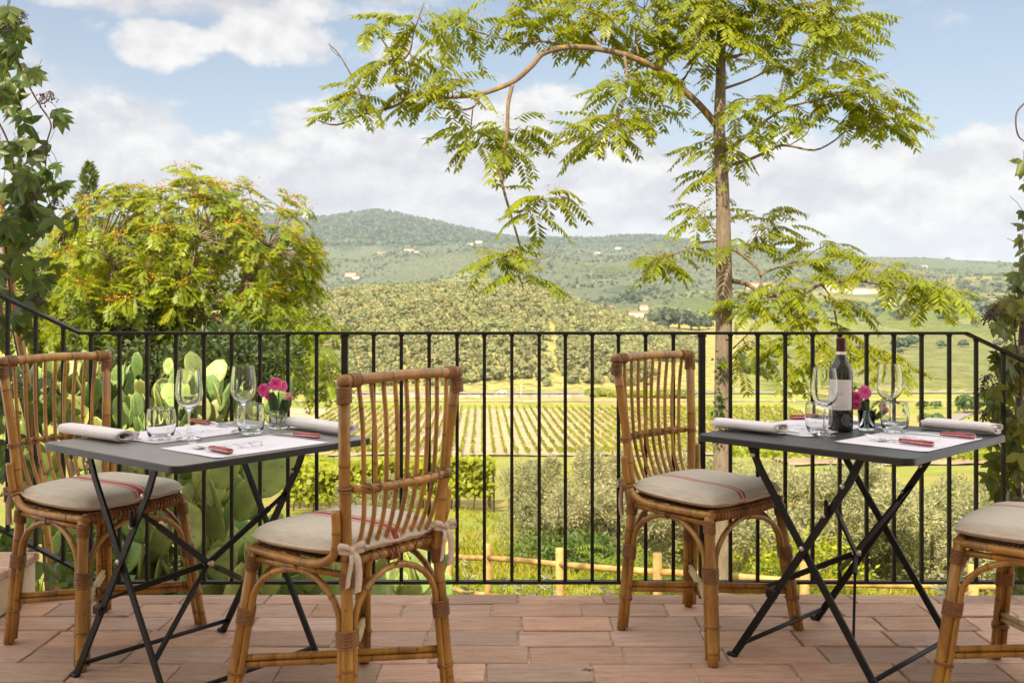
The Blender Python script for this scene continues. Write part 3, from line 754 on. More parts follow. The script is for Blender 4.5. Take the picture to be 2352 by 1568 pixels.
# napkins: flattened rolls
def napkin(pc,ang,L,W,H,label,seed):
    rr=random.Random(seed); o=MB(); th=.0032; turns=2.35; n=70; prof=[]
    for k in range(n+1):
        t=k/n; a=2*PI*turns*t+PI*.9; s=1-.62*t
        e=1.6; c_,s_=math.cos(a),math.sin(a); x=W/2*s*math.copysign(abs(c_)**(2/2.6),c_); z=H/2*s*math.copysign(abs(s_)**(2/2.6),s_)
        prof.append(Vector((x+.004*math.sin(3*t+seed),z-(H*.10*(1-s)))))
    prof.insert(0,prof[0]+Vector((-.004,-.006)) if False else prof[0])
    m_=len(prof); nl=14; vs=[]
    offs=[]
    for k in range(m_):
        d=(prof[min(k+1,m_-1)]-prof[max(k-1,0)]); d=d.normalized() if d.length>1e-9 else Vector((1,0)); offs.append(Vector((-d.y,d.x))*th/2)
    for sd in(1,-1):
        for i in range(nl+1):
            y=-L/2+L*i/nl; en=(abs(2*i/nl-1))**8
            for k in range(m_):
                q=prof[k]+offs[k]*sd; sag=.0025*mnoise.noise(Vector((q.x*18,y*14,seed)))
                vs.append((q.x+sag,y+(.006*math.sin(k*.33+seed)*en*(1 if i>nl/2 else -1)),q.y*(1-.05*en)+sag))
    A=(nl+1)*m_; fs=[]
    for i in range(nl):
        for k in range(m_-1):
            a=i*m_+k; q=(a,a+1,a+m_+1,a+m_); fs.append(q[::-1]); fs.append(tuple(x+A for x in q))
    for i in(0,nl):
        for k in range(m_-1):
            a=i*m_+k; q=(a,a+1,a+1+A,a+A); fs.append(q if i==0 else q[::-1])
    o.add(vs,fs); b=o.build('napkin',M['napkin']); zmin=min(v[2] for v in vs); b.location=(pc.x,pc.y,TZ+.0045-zmin); b.rotation_euler=(0,0,ang); return tag(b,label,'napkin','rolled white napkins')
def twopt(a,b,z): 
    A=on(*a,z);B=on(*b,z); d=B-A; return (A+B)/2,math.atan2(d.y,d.x),d.length
for (a,b,l,s) in (((160,997),(292,1017),'white rolled napkin on the left table at the table corner nearest the left edge',1),((672,982),(800,1001),'white rolled napkin on the left table behind the foreground chair back',2),((1648,984),(1795,1000),'white rolled napkin on the right table at its left corner',5),((2125,984),(2290,1000),'white rolled napkin on the right table at its right corner',4)):
    c,an,L=twopt(a,b,TZ); napkin(c,an-PI/2,max(L,.19),.082,.036,l,s)
# cutlery, local +x from handle end to tip
def handle(m,h0,h1,w=.0105):
    vs=[]
    n=6
    for k,(x,sc) in enumerate(((h0,.7),(h0+.003,.95),(h0+.02,1.0),((h0+h1)/2,.93),(h1-.012,.86),(h1,.8))):
        for a in range(10):
            t=2*PI*a/10; c_,s_=math.cos(t),math.sin(t); vs.append((x,w*sc*math.copysign(abs(c_)**.55,c_),.0082+.0078*sc*math.copysign(abs(s_)**.55,s_)))
    fs=[tuple(range(9,-1,-1)),tuple(50+k for k in range(10))]
    for i in range(5):
        for k in range(10): fs.append((i*10+k,i*10+(k+1)%10,(i+1)*10+(k+1)%10,(i+1)*10+k))
    m.add(vs,[f[::-1] for f in fs])
def cutlery(kind,hp,tp,label,L=.215,flip=0,hang=None):
    A=on(*hp,TZ+.006);B=on(*tp,TZ+.006); d=B-A; an=math.atan2(d.y,d.x)
    e=empty(kind,(A.x,A.y,TZ+.0038),an,label=label,cat=kind,group=kind.replace('knife','kniv')+('es' if kind=='knife' else 's')+' with red handles')
    m=MB(); handle(m,0,.105); m.build('handle',M['red'],e)
    m=MB(); m.box((.0525,0,.0082),(.106,.0216,.0018)); 
    for x in(.022,.052,.084): m.lathe([(.0022,.0162),(.0022,.0168),(.0001,.0170)],8,o=(x,0,0))
    m.build('tang',M['silver'],e,False)
    m=MB()
    if kind=='knife':
        T=.0012; P=[(.103,.004),(.108,-.0085),(.125,-.0105),(.175,-.0115),(.205,-.007),(.215,.0025),(.19,.0075),(.14,.0062),(.112,.0055)]
        k=len(P); 
        m.add([(x,y,.0085-.03*(x-.103)+T) for x,y in P]+[(x,y,.0085-.03*(x-.103)-T) for x,y in P],[tuple(range(k)),tuple(range(2*k-1,k-1,-1))]+[(i,i+k,(i+1)%k+k,(i+1)%k) for i in range(k)])
        m.build('blade',M['silver'],e,False)
    else:
        m.tube(smoothpts([(.10,0,.008),(.12,0,.010),(.135,0,.0085),(.15,0,.0045)],4),[.0034]*12+[.0042],8,flat=.55)
        vs=[];xs=(.146,.152,.160,.170,.176); ws=(.004,.0095,.0122,.0125,.0122); zs=(.0052,.0036,.0028,.0034,.0042)
        for x,w,z in zip(xs,ws,zs): vs+=[(x,-w,z+.001),(x,0,z),(x,w,z+.001),(x,-w,z-.0008),(x,0,z-.0018),(x,w,z-.0008)]
        fs=[]
        for i in range(4):
            a=i*6; fs+=[(a,a+6,a+7,a+1),(a+1,a+7,a+8,a+2),(a+3,a+4,a+10,a+9),(a+4,a+5,a+11,a+10),(a,a+3,a+9,a+6),(a+2,a+8,a+11,a+5)]
        m.add(vs,fs)
        for k in range(4):
            y=-.0102+k*.0068; m.tube([(.174,y,.0040),(.19,y*.98,.0065),(.205,y*.95,.0115),(.217,y*.92,.017)],[.0016,.0016,.0014,.0008],6)
        m.build('tines',M['silver'],e)
    return e
cutlery('fork',(530,1041),(418,1020),'fork with red handle lying on the near placemat of the left table')
cutlery('fork',(438,969),(529,979),'fork with red handle lying at the back of the left table behind a wine glass')
cutlery('knife',(733,1006),(611,994),'knife with red handle beside the napkin at the right of the left table')
cutlery('knife',(200,1002),(345,1011),'knife mostly hidden under the rolled napkin at the left corner of the left table')
cutlery('fork',(2144,1024),(1975,1005),'fork with glossy red handle lying on the near placemat of the right table')
cutlery('fork',(1815,961),(1930,960),'fork with red handle lying at the back of the right table behind a tumbler')
cutlery('knife',(2240,1006),(2078,992),'knife with glossy red handle in front of the napkin on the right table')
cutlery('knife',(1700,983),(1838,996),'knife mostly hidden under the rolled napkin at the left corner of the right table')
# flowers in jars
def jar(p,label,ribbed):
    e=empty('jar' if ribbed else 'glass_vase',p,label=label,cat='jar' if ribbed else 'vase')
    if ribbed: pr_=[(.0,.0),(.029,.0),(.031,.003),(.0312,.018),(.0305,.022),(.0305,.05),(.0288,.056),(.0296,.059),(.0296,.066),(.0282,.066),(.0275,.056),(.0290,.05),(.0290,.008),(.0,.006)]
    else: pr_=[(.0,.0),(.024,.0),(.0252,.002),(.0295,.064),(.0297,.068),(.0282,.068),(.0240,.009),(.0,.0085)]
    m=MB(); m.lathe(pr_,32); m.build('glass',M['glass'],e)
    if ribbed:
        m=MB()
        for r_ in range(3):
            for k in range(28):
                a=2*PI*(k+.5*(r_%2))/28; m.lathe([(.0001,.0018),(.0016,.0008),(.0018,0)],6,o=(.0309*math.cos(a),.0309*math.sin(a),.006+.0042*r_))
        m.build('beading',M['glass'],e)
    return e
def bloom(c,r,ax,seed,leaves):
    rr=random.Random(seed); ax=Vector(ax).normalized(); u=ax.orthogonal().normalized(); v=ax.cross(u)
    for k in range(5):
        a=2*PI*k/5+rr.uniform(-.2,.2); d=(u*math.cos(a)+v*math.sin(a)); t=ax.cross(d); n=5; vs=[];cs=[]
        base=c
        for i in range(6):
            f=i/5
            for j in range(5):
                w=(j-2)/2; wid=r*.62*math.sin(min(1,f*1.05+.12)*PI*.62)
                p=base+d*(r*f*(.95-.12*w*w))+t*(wid*w)+ax*(r*(.42*f-.30*f*f*f)+.10*r*w*w*f+.05*r*math.sin(w*5+k))
                vs.append(p); q=max(0,1-f*1.5); e=1 if f<.9 else 1.4; cs.append((1.0*e+.05,(1-.9*q)*e*(2.2 if f>.92 else 1),(.95-.55*q)*e))
        fs=[(i*5+j,i*5+j+1,(i+1)*5+j+1,(i+1)*5+j) for i in range(5) for j in range(4)]
        leaves.add(vs,fs,cs)
def flower(base,top,blooms,label,pale,seed,leafs=True):
    rr=random.Random(seed); base=Vector(base);top=Vector(top); e=empty('flower',base,label=label,cat='flower',group='flowers in the table jars')
    m=MB(); m.tube(smoothpts([Vector((0,0,0)),(top-base)*.55+Vector((0,0,.004)),top-base],5),.0016,6)
    m.build('stem',M['flowerleaf'],e)
    m=MB()
    for (dx,dy,dz,r,ax) in blooms: bloom(top-base+Vector((dx,dy,dz)),r,ax,rr.random()*99,m)
    m.build('blossom',M['petal_pale' if pale else 'petal'],e)
    if leafs:
        m=MB()
        for k in range(4):
            a=rr.uniform(0,2*PI) if k else -PI/2; d=Vector((math.cos(a),math.sin(a),0)); P=[(top-base)*f+d*(.014*f+.006) for f in(.35,.55,.75,.93)]; sd=d.cross(Vector((0,0,1))); vs=[]
            for P_,w in zip(P,(.004,.011,.012,.003)): vs+=[P_-sd*w+d*.002,P_-d*.003,P_+sd*w+d*.002]
            m.add(vs,[(i*3+j,i*3+j+1,(i+1)*3+j+1,(i+1)*3+j) for i in range(3) for j in range(2)],(rr.uniform(.7,1.2),)*3)
        m.build('leaf',M['flowerleaf'],e)
    return e
def sprig(base,P,label,kind):
    base=Vector(base); e=empty('sprig',base,label=label,cat='sprig'); m=MB(); m.tube([Vector(q) for q in P],.0011,5); m.build('stem',M['flowerleaf'],e); L=Leaves(); Q=smoothpts(P,10)
    for i,q in enumerate(Q[8:]):
        for s in range(5 if kind=='rosemary' else 3):
            a=random.uniform(0,2*PI); t=(Q[min(i+9,len(Q)-1)]-Q[i+7]); t=t.normalized() if t.length>0 else Vector((0,0,1)); n=t.orthogonal().normalized(); d=Matrix.Rotation(a,3,t)@n
            L.add(q,d*.8+t*.6,t.cross(d),random.uniform(.008,.016),.0022 if kind=='rosemary' else .005,(random.uniform(.7,1.3),)*3)
    link('leaf',L.mesh('leaf',simple=True),M['flowerleaf'],e); return e
jl=on(639,984,TZ)+Vector((0,0,.001)); jar(jl,'small beaded glass jar holding pink flowers on the left table',True)
V=Vector; px=lambda n:n*jl.y/F
flower(jl+V((-.004,0,.012)),jl+V((-px(12),-.004,px(90))),[(px(8),-.008,px(12),.0235,(.1,-1,.35)),(-px(18),-.006,-px(2),.024,(-.35,-1,.1)),(-px(6),-.012,-px(14),.016,(0,-1,-.3)),(px(18),.008,px(6),.022,(.5,-.8,.5))],'bright pink flower head in the jar on the left table',False,1)
flower(jl+V((.006,.004,.012)),jl+V((px(24),.0,px(72))),[(0,0,0,.016,(.4,-.8,.5)),(.004,-.006,-.006,.012,(.2,-1,-.1)),(-.002,-.003,.007,.011,(-.2,-.7,.8))],'pale pink bud beside the bright pink flower on the left table',True,2)
sprig(jl+V((.01,.004,.02)),[(0,0,0),(.012,0,.04),(.03,.004,.075),(.055,.0,.115)],'thin green sprig leaning right out of the jar on the left table','fine')
jr=on(1990.5,988,TZ)+Vector((0,0,.001)); jar(jr,'plain clear glass vase with pink flowers beside the wine bottle',False); px=lambda n:n*jr.y/F
flower(jr+V((-.004,0,.012)),jr+V((-px(10),-.004,px(76))),[(px(2),-.006,px(10),.0235,(.1,-1,.45)),(-px(18),-.006,-px(2),.024,(-.4,-1,.1)),(-px(18),-.01,-px(18),.016,(-.3,-1,-.3)),(px(8),.006,px(14),.022,(.4,-.8,.6))],'bright magenta flower head leaning against the wine bottle',False,5)
flower(jr+V((.006,.002,.014)),jr+V((px(38),.004,px(50))),[(0,0,0,.017,(.3,-.9,.2)),(.005,-.005,-.007,.013,(.1,-1,-.2)),(-.004,-.004,.007,.012,(-.3,-.8,.6))],'pale pink flower in the vase on the right table',True,6)
sprig(jr+V((.008,.004,.02)),[(0,0,0),(.008,0,.05),(.03,-.006,.075),(.07,-.004,.078),(.10,.0,.07)],'rosemary sprig drooping right out of the vase on the right table','rosemary')

m=MB(); p=on(1351,1540,0)
for k in range(7):
    a_=k*.9; m.tube([(0,0,.006),(.018*math.cos(a_),.012*math.sin(a_),.009),(.036*math.cos(a_+.3),.024*math.sin(a_+.3),.005)],.0012,5)
o=m.build('dry_twig',M['vinestem']); o.location=p; o.scale=(.6,.6,.6); tag(o,'tiny dry twig lying on the open floor tiles','twig')
# ================================================================ LANDSCAPE
def fbm(x,y,o=4,seed=0,g=.5):
    v=np.zeros_like(x,dtype=float); a=1; t=0
    for k in range(o):
        f=2**k; v+=a*vnoise(x*f+17.3*k+seed*31.7,y*f-9.1*k+seed*12.9); t+=a; a*=g
    return v/t
_tab=np.random.default_rng(5).random((256,256))
def vnoise(x,y):
    xi=np.floor(x).astype(int);yi=np.floor(y).astype(int); fx=x-xi;fy=y-yi; fx=fx*fx*(3-2*fx);fy=fy*fy*(3-2*fy)
    A=_tab[xi&255,yi&255];B=_tab[(xi+1)&255,yi&255];C=_tab[xi&255,(yi+1)&255];D=_tab[(xi+1)&255,(yi+1)&255]
    return (A*(1-fx)+B*fx)*(1-fy)+(C*(1-fx)+D*fx)*fy*1.0
def sst(a,b,x): t=np.clip((x-a)/(b-a),0,1); return t*t*(3-2*t)
NY=[3.9,6,10,13,16.6,28,41,100,200,250,300,390,420,450,462,480]; NZ=[-1.0,-1.45,-2.45,-3.18,-4.0,-5.9,-7.6,-16.5,-31,-37.5,-40,-42.2,-42.6,-41.6,-41.4,-41]
HU=[-900,400,640,720,860,1060,1180,1240,1300,1400,1500,1600,1650,1720,1800,3400]; HP=[700,700,690,668,655,648,648,657,678,712,746,780,815,870,905,905]
SU=[-2500,-300,100,400,640,700,760,800,860,900,960,1020,1080,1150,1220,1300,1370,1430,1500,1560,1640,1750,1850,1960,2100,2200,2352,2705,4500]
SP=[520,505,500,490,492,502,496,489,481,486,500,512,526,540,548,546,547,541,541,549,561,569,579,589,592,597,603,607,610]
FY=[462,480,700,1000,1500,2000,3000]; FZ=[-41.4,-41,-37,-29,-9,18,70]
def H(x,y):
    x=np.asarray(x,dtype=float);y=np.asarray(y,dtype=float); u=np.clip(x/np.maximum(y,1)*F+CX,-2400,4400)
    near=np.interp(y,NY,NZ)
    near=near+.75*sst(-1.1,-2.0,x)*(1-sst(4.6,11,y)) -.055*np.clip(x-1.5,0,12)*sst(6,16,y)*(1-sst(45,90,y))
    near=near+(fbm(x*.22,y*.22,3,2)-.5)*np.clip((y-5)*.05,0,.7)
    # olive hill
    zt=EYE+(HY-np.interp(u,HU,HP))*800/F-4.5
    s=np.clip((y-482)/318,0,1); up=np.sin(s*PI/2)**.92; back=1-sst(800,1150,y)*.75
    far=np.interp(y,FY,FZ); hill=-41+(zt+41)*up; 
    hill=np.where(y>800,far+(zt-np.interp(800,FY,FZ))*(1-sst(800,1200,y)),hill)
    w=sst(1790,1600,u)
    mid=np.where(y<482,near,np.maximum(far,hill)*w+far*(1-w))
    # mountains
    zr=EYE+(HY-np.interp(u,SU,SP))*5400/F
    sm=np.clip((y-1000)/4400,0,1); pw=np.interp(u,[1250,1750],[1.55,1.2])
    mt=-29+(zr+29)*sm**pw
    mt=mt+(fbm(x/620,y/620,4,7)-.5)*230*np.sin(np.clip((y-1100)/4300,0,1)*PI)*np.interp(u,[1300,1900],[1,.55])
    mt=np.where(y>5400,zr-(y-5400)*.25,mt)
    k=sst(1000,1500,y); z=mid*(1-k)+np.maximum(mt,np.where(y<1600,mid,mt))*k
    return z
def Hs(x,y): return float(H(np.array([x]),np.array([y]))[0])
def grid(name,ys,ts,mat,zoff=0,cf=None):
    X=ts[None,:]*ys[:,None]; Yg=np.repeat(ys[:,None],len(ts),1); Z=H(X,Yg)+zoff
    V=np.stack([X,Yg,Z],-1).reshape(-1,3); a,b=len(ys),len(ts)
    i=(np.arange(a-1)[:,None]*b+np.arange(b-1)[None]).ravel(); Fa=np.stack([i,i+1,i+b+1,i+b],1)
    C=None if cf is None else cf(V[:,0],V[:,1],V[:,2])
    return link(name,npmesh(name,V,Fa,C,True),mat)
def m_ground():
    m,nt,b=newmat('meadow'); q=N(nt); o=q.pos()
    f=q.noise(.35,o,6,.65); f2=q.noise(3.5,o,5,.7); f3=q.noise(22,o,3,.7)
    col=q.mix(q.maprange(f,.35,.65),(.18,.245,.025),(.32,.31,.07)); col=q.mix(q.math('MULTIPLY',q.maprange(f2,.5,.72),.7),col,(.40,.32,.135)); col=q.mix(q.math('MULTIPLY',q.maprange(f3,.5,.7),.4),col,(.2,.26,.035))
    big=q.noise(.035,q.mapping(o,(.35,1,1)),5,.65); col=q.mix(q.math('MULTIPLY',q.maprange(big,.44,.58),.75),col,(.34,.26,.10)); col=q.mix(q.math('MULTIPLY',q.maprange(q.noise(.06,o,4,.6),.52,.66),.6),col,(.10,.16,.022))
    col=q.mix(1.0,col,q.attr(),'MULTIPLY')
    q.put(b.inputs['Base Color'],col); b.inputs['Roughness'].default_value=.9; b.inputs['Specular IOR Level'].default_value=.1; q.put(b.inputs['Normal'],q.bump(q.math('ADD',f2,f3),.6,.12)); return m
M['meadow']=m_ground()
def m_hills():
    m,nt,b=newmat('hill country'); q=N(nt); o=q.pos(); a=q.attr(); ch=q.sep(a)
    w=nt.nodes.new('ShaderNodeVectorMath'); w.operation='MULTIPLY_ADD'; nn=q.noise(.004,o,4,.6,out='Color'); q.put(w.inputs[0],nn); w.inputs[1].default_value=(90,90,0); q.put(w.inputs[2],o)
    flat=q.mapping(w.outputs[0],(1,.55,0))
    cellc=q.vor(1/135,flat,'F1','Color'); cs=q.sep(cellc); edge=q.vor(1/135,flat,'DISTANCE_TO_EDGE','Distance')
    sp=q.sep(o); ang=q.math('MULTIPLY',cs[0],3.14)
    ph=q.math('ADD',q.math('MULTIPLY',sp[0],q.math('COSINE',ang)),q.math('MULTIPLY',sp[1],q.math('SINE',ang)))
    def stripes(per): return q.math('SINE',q.math('MULTIPLY',ph,6.283/per))
    st=q.maprange(stripes(5.2),-.5,.6)
    # vineyard plots: rows over pale earth; grass plots; olive plots with dots
    field=q.ramp(cs[1],[(0,(.145,.215,.02)),(.3,(.19,.25,.03)),(.5,(.25,.26,.06)),(.7,(.155,.23,.025)),(.85,(.33,.27,.12)),(1,(.20,.24,.04))])
    soil=q.mix(q.maprange(cs[2],.3,.8),(.29,.29,.09),(.42,.33,.18))
    vine=q.mix(st,soil,(.125,.195,.02))
    c1=q.mix(q.math('MULTIPLY',q.math('GREATER_THAN',cs[2],.28),.92),field,vine)
    c1=q.mix(q.math('MULTIPLY',q.maprange(q.noise(.05,o,5,.7),.42,.66),.7),c1,(.13,.17,.035))
    c1=q.mix(q.maprange(edge,.0,.03,.8,0),c1,(.36,.31,.17))
    # olive groves: pale grey green speckle
    d=q.vor(1/7.5,q.mapping(o,(1,1,0)),'F1','Distance'); dots=q.maprange(d,.25,.5,1,0)
    ol=q.mix(q.math('MULTIPLY',dots,.85),(.125,.14,.085),(.055,.078,.042))
    olm=q.maprange(q.noise(.0035,o,4,.6),.36,.46)
    c1=q.mix(q.math('MULTIPLY',ch[1],q.math('LESS_THAN',cs[1],.72)),c1,q.mix(1.0,c1,(.38,.44,.44),'MULTIPLY')); c2=q.mix(q.math('MULTIPLY',olm,ch[1]),c1,ol)
    # woods
    fo=q.mix(q.maprange(q.noise(.06,o,5,.75),.3,.7),(.038,.062,.032),(.09,.115,.052))
    fm=q.math('ADD',q.math('MULTIPLY',q.noise(.0026,o,5,.62),1.0),q.math('MULTIPLY',ch[0],.62)); fm=q.maprange(fm,.74,.80)
    c3=q.mix(fm,c2,fo)
    dry=q.mix(q.maprange(q.noise(.12,o,4,.7),.35,.65),(.27,.27,.08),(.38,.32,.13)); c3=q.mix(ch[2],c3,dry)
    q.put(b.inputs['Base Color'],c3); b.inputs['Roughness'].default_value=1; b.inputs['Specular IOR Level'].default_value=0
    q.put(b.inputs['Normal'],q.bump(q.math('ADD',q.math('MULTIPLY',dots,.6),q.noise(.08,o,4,.7)),.7,5)); return m
M['hills']=m_hills()
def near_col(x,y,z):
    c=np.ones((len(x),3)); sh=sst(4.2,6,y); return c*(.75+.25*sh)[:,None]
ts=np.linspace(-1.05,1.05,201)
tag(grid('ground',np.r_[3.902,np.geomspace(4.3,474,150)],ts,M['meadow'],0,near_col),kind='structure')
def wood_w(x,y,z):
    u=x/y*F+CX; n=fbm(x/420,y/420,4,3)
    w=sst(130,330,z)*.9+sst(1500,900,u)*0.02+.38*sst(1400,2600,y)*0+ (n-.5)*.5*sst(1200,1700,y)
    # wooded slope behind the olive hill
    w+=.38*np.exp(-((u-1430)/190)**2)*sst(1250,1450,y)*(1-sst(2000,2500,y))
    return np.clip(w,0,1)
def hill_col(x,y,z):
    u=x/y*F+CX; r=wood_w(x,y,z); g=np.clip(.3+.7*sst(1900,1300,u)*sst(1100,1700,y)+.5*sst(1700,2600,y),0,1)
    hillm=sst(1800,1650,u)*(1-sst(1150,1350,y)); return np.stack([r*(1-hillm),g,hillm],1)
tag(grid('hills',np.r_[np.linspace(468,1200,90),np.geomspace(1208,9000,150)],np.linspace(-1.05,1.05,421),M['hills'],0,hill_col),kind='structure')
m=MB(); m.box((0,-22,-.65),(90,44,.4)); tag(m.build('bounce_ground',M['soil'],smooth=False),kind='structure')  # unseen ground added behind the terrace to bounce light
# ---- sheets: vineyard earth, road
def sheet(name,P,mat,zoff,nx=40,ny=10):
    """P: four corners (x,y) ll, lr, ur, ul"""
    P=[np.array(p,float) for p in P]; V=[]
    for j in range(ny+1):
        for i in range(nx+1):
            a=i/nx;b=j/ny; p=(P[0]*(1-a)+P[1]*a)*(1-b)+(P[3]*(1-a)+P[2]*a)*b; V.append((p[0],p[1]))
    V=np.array(V); Z=H(V[:,0],V[:,1])+zoff; i=(np.arange(ny)[:,None]*(nx+1)+np.arange(nx)[None]).ravel()
    return tag(link(name,npmesh(name,np.c_[V,Z],np.stack([i,i+1,i+nx+2,i+nx+1],1),None,True),mat),kind='structure')
sheet('vineyard_earth',[(-66,232),(120,232),(128,398),(-118,398)],M['soil'],.35,60,30)
sheet('road',[(-330,449),(430,458),(430,465),(-330,456)],M['asphalt'],.45,90,3)
sheet('track',[(-330,425),(330,430),(330,434),(-330,429)],M['soil'],.3,90,2)
sheet('lane',[(118,300),(123,300),(180,385),(174,385)],M['asphalt'],.35,6,14)
# ---- stuff helpers
def rdirs(n): return unit(rng.normal(size=(n,3)))
def quads(P,Nr,size,aspect=1.0):
    n=len(P); t=unit(np.cross(Nr,rdirs(n))); b=np.cross(Nr,t); s=size[:,None]
    V=np.stack([P-t*s*.5-b*s*.5*aspect,P+t*s*.5-b*s*.5*aspect,P+t*s*.5+b*s*.5*aspect,P-t*s*.5+b*s*.5*aspect],1)
    return V
def blobtree(n,rx,rz,size,seed,clumps=9,trunk=0):
    """leaf-clump crown: faces scattered through several overlapping puffs"""
    g=np.random.default_rng(seed); V=[];C=[]
    cc=unit(g.normal(size=(clumps,3)))*np.array([rx*.45,rx*.45,rz*.42]); cc[:,2]=np.abs(cc[:,2])*1.15-rz*.2
    cr=g.uniform(.42,.68,clumps)
    k=g.integers(0,clumps,n); d=unit(g.normal(size=(n,3))); d[:,2]=np.where(d[:,2]<-.5,-d[:,2],d[:,2]); d=unit(d)
    P=cc[k]+d*cr[k][:,None]*np.array([rx,rx,rz])*g.uniform(.72,1.05,n)[:,None]; P[:,2]+=rz*.95
    Nr=unit(d+g.normal(size=(n,3))*.42); V=quads(P,Nr,g.uniform(.7,1.3,n)*size)
    c=g.uniform(.87,1.13,n)[:,None]*np.array([1,1,1]); c=np.repeat(c,4,0)
    return V.reshape(-1,3),c
def qmesh(name,V,C): return npmesh(name,V,np.arange(len(V)).reshape(-1,4),C)
# ---- olive hill
variants=[blobtree(170,3.2,2.9,1.25,20+k,8) for k in range(5)]
vm=[qmesh('olive_tree',*v) for v in variants]
pts=[]
sp=6.9
ang=.25; ca,sa=math.cos(ang),math.sin(ang)
for i in range(-75,75):
    for j in range(-75,75):
        lx=i*sp+random.uniform(-1.3,1.3); ly=j*sp+random.uniform(-1.3,1.3); x=lx*ca-ly*sa+20; y=640+lx*sa+ly*ca
        if not(482<y<845): continue
        u=x/y*F+CX
        if u<560 or u>1790: continue
        zt=EYE+(HY-np.interp(u,HU,HP))*800/F-4.5
        if zt<-38 : continue
        if 1500<u and y<560+ (u-1500)*.5: continue
        if vnoise(np.array([x/60.]),np.array([y/60.]))[0]<.12: continue
        if abs(x-24-(y-600)*.03)<2.6 and y<610: continue
        pts.append((x,y))
pts=np.array(pts); pz=H(pts[:,0],pts[:,1]); order=np.argsort(pts[:,1]); pts=pts[order];pz=pz[order]
stuffV=[];stuffC=[]
for n,((x,y),z) in enumerate(zip(pts,pz)):
    k=random.randrange(5); s=random.uniform(.76,1.22); a=random.uniform(0,6.28)
    if n<300:
        o=link('olive_tree',vm[k],M['f_far']); o.location=(x,y,z-.4); o.rotation_euler=(0,0,a); o.scale=(s,s,s*random.uniform(.85,1.1))
        tag(o,'small rounded olive tree in the grove on the hill across the valley','olive tree','olive trees on the hill across the valley')
    else:
        V,C=variants[k]; c,sn=math.cos(a),math.sin(a); W=V*s
        W=np.c_[W[:,0]*c-W[:,1]*sn,W[:,0]*sn+W[:,1]*c,W[:,2]]+np.array([x,y,z-.4]); stuffV.append(W); stuffC.append(C*random.uniform(.75,1.3)*np.array([random.uniform(.9,1.1),1,random.uniform(.85,1.1)]))
tag(link('olive_grove',qmesh('olive_grove',np.concatenate(stuffV),np.concatenate(stuffC)),M['f_far']),'olive grove covering the upper part of the hill across the valley','grove',None,'stuff')
# ---- far woods on the mountains
def scatter_far(n,ymin,ymax,test,size,zs,seed,per=9):
    g=np.random.default_rng(seed); y=np.sqrt(g.uniform(ymin**2,ymax**2,n)); t=g.uniform(-.62,.62,n); x=t*y; z=H(x,y); k=test(x,y,z,g); x,y,z=x[k],y[k],z[k]
    n=len(x); s=g.uniform(.6,1.3,n)*size
    d=unit(g.normal(size=(n,per,3))); d[...,2]=np.abs(d[...,2]); P=np.stack([x,y,z],1)[:,None]+d*s[:,None,None]*np.array([.5,.5,zs])
    Nr=unit(d+g.normal(size=d.shape)*.7).reshape(-1,3); V=quads(P.reshape(-1,3),Nr,np.repeat(s,per)*g.uniform(.45,.7,n*per))
    c=np.repeat(g.uniform(.7,1.3,n)[:,None]*np.array([1,1,1]),per*4,0); return V.reshape(-1,3),c
fw=scatter_far(52000,1250,5500,lambda x,y,z,g:(wood_w(x,y,z)+(fbm(x/150,y/150,3,9)-.5)*1.0>.55)&((x/y*F+CX)>560),12.5,.65,31,8)
tag(link('far_woods',qmesh('far_woods',*fw),M['f_wood']),'dark woods covering the upper slopes of the distant hills','woods',None,'stuff')
fs=scatter_far(34000,1150,5200,lambda x,y,z,g:(fbm(x/260,y/260,3,14)+g.uniform(-.12,.12,len(x))>.50)&((x/y*F+CX)>560)&(wood_w(x,y,z)<.7),8.2,.55,32,5)
tag(link('far_orchards',qmesh('far_orchards',fs[0],fs[1]*np.where(np.repeat(rng.random(len(fs[1])//20)<.4,20)[:,None],np.array([[.8,.85,.8]]),np.array([[1.9,1.6,1.6]]))),M['f_wood']),'pale olive groves and hedges speckling the distant slopes','orchard',None,'stuff')
# ---- individually seen distant trees
def fartree(xd,yd,Y,w,h,label,cat='tree',shape='round',mat='f_wood',group=None,seed=0):
    p=at(xd,yd,Y); zz=Hs(p.x,p.y); nm={'round':'broadleaf_tree','cypress':'cypress','bush':'bush','pine':'umbrella_pine'}[shape]
    if shape=='cypress': V,C=blobtree(160,w/2,h/2,w*.45,seed,6); V=V*np.array([.8,.8,1.0]); k=np.clip(1.25-V[:,2]/h,.15,1)[:,None]; V=np.c_[V[:,:2]*k,V[:,2]]
    elif shape=='pine': V,C=blobtree(240,w/2,h*.22,w*.16,seed,9); V[:,2]+=h*.55
    else: V,C=blobtree(300,w/2,h/2,w*.15,seed,11)
    e=empty(nm,(p.x,p.y,zz-.3),label=label,cat=cat,group=group); link('crown',qmesh('crown',V,C),M[mat],e)
    m=MB(); m.tube([(0,0,-.3),(0,0,h*.3),(w*.03,0,h*.6)],[w*.05,w*.04,w*.02],7); m.build('trunk',M['darkbark'],e)
    return e
for i,(u,Y,w,h) in enumerate([(1512,985,22,20),(1535,980,25,22),(1560,990,26,21),(1588,1000,24,19),(1606,1010,18,15),(1628,1015,12,12)]):
    fartree(u,690,Y,w,h,'dense dark broadleaf tree in the copse among the valley fields','tree','round','f_wood','copse trees in the valley fields',50+i)
for i,(u,Y,w,h,l) in enumerate([(1366,1000,24,15,'dark hedge tree at the left end of the valley fields'),(1392,985,20,13,'bushy dark tree beside the hedge at the edge of the olive hill'),(1415,1000,14,8,'low dark shrub right of the hedge trees in the valley'),(1521,900,11,9,'lone round bush in front of the copse')]):
    fartree(u,690,Y,w,h,l,'tree','round','f_wood',None,70+i)
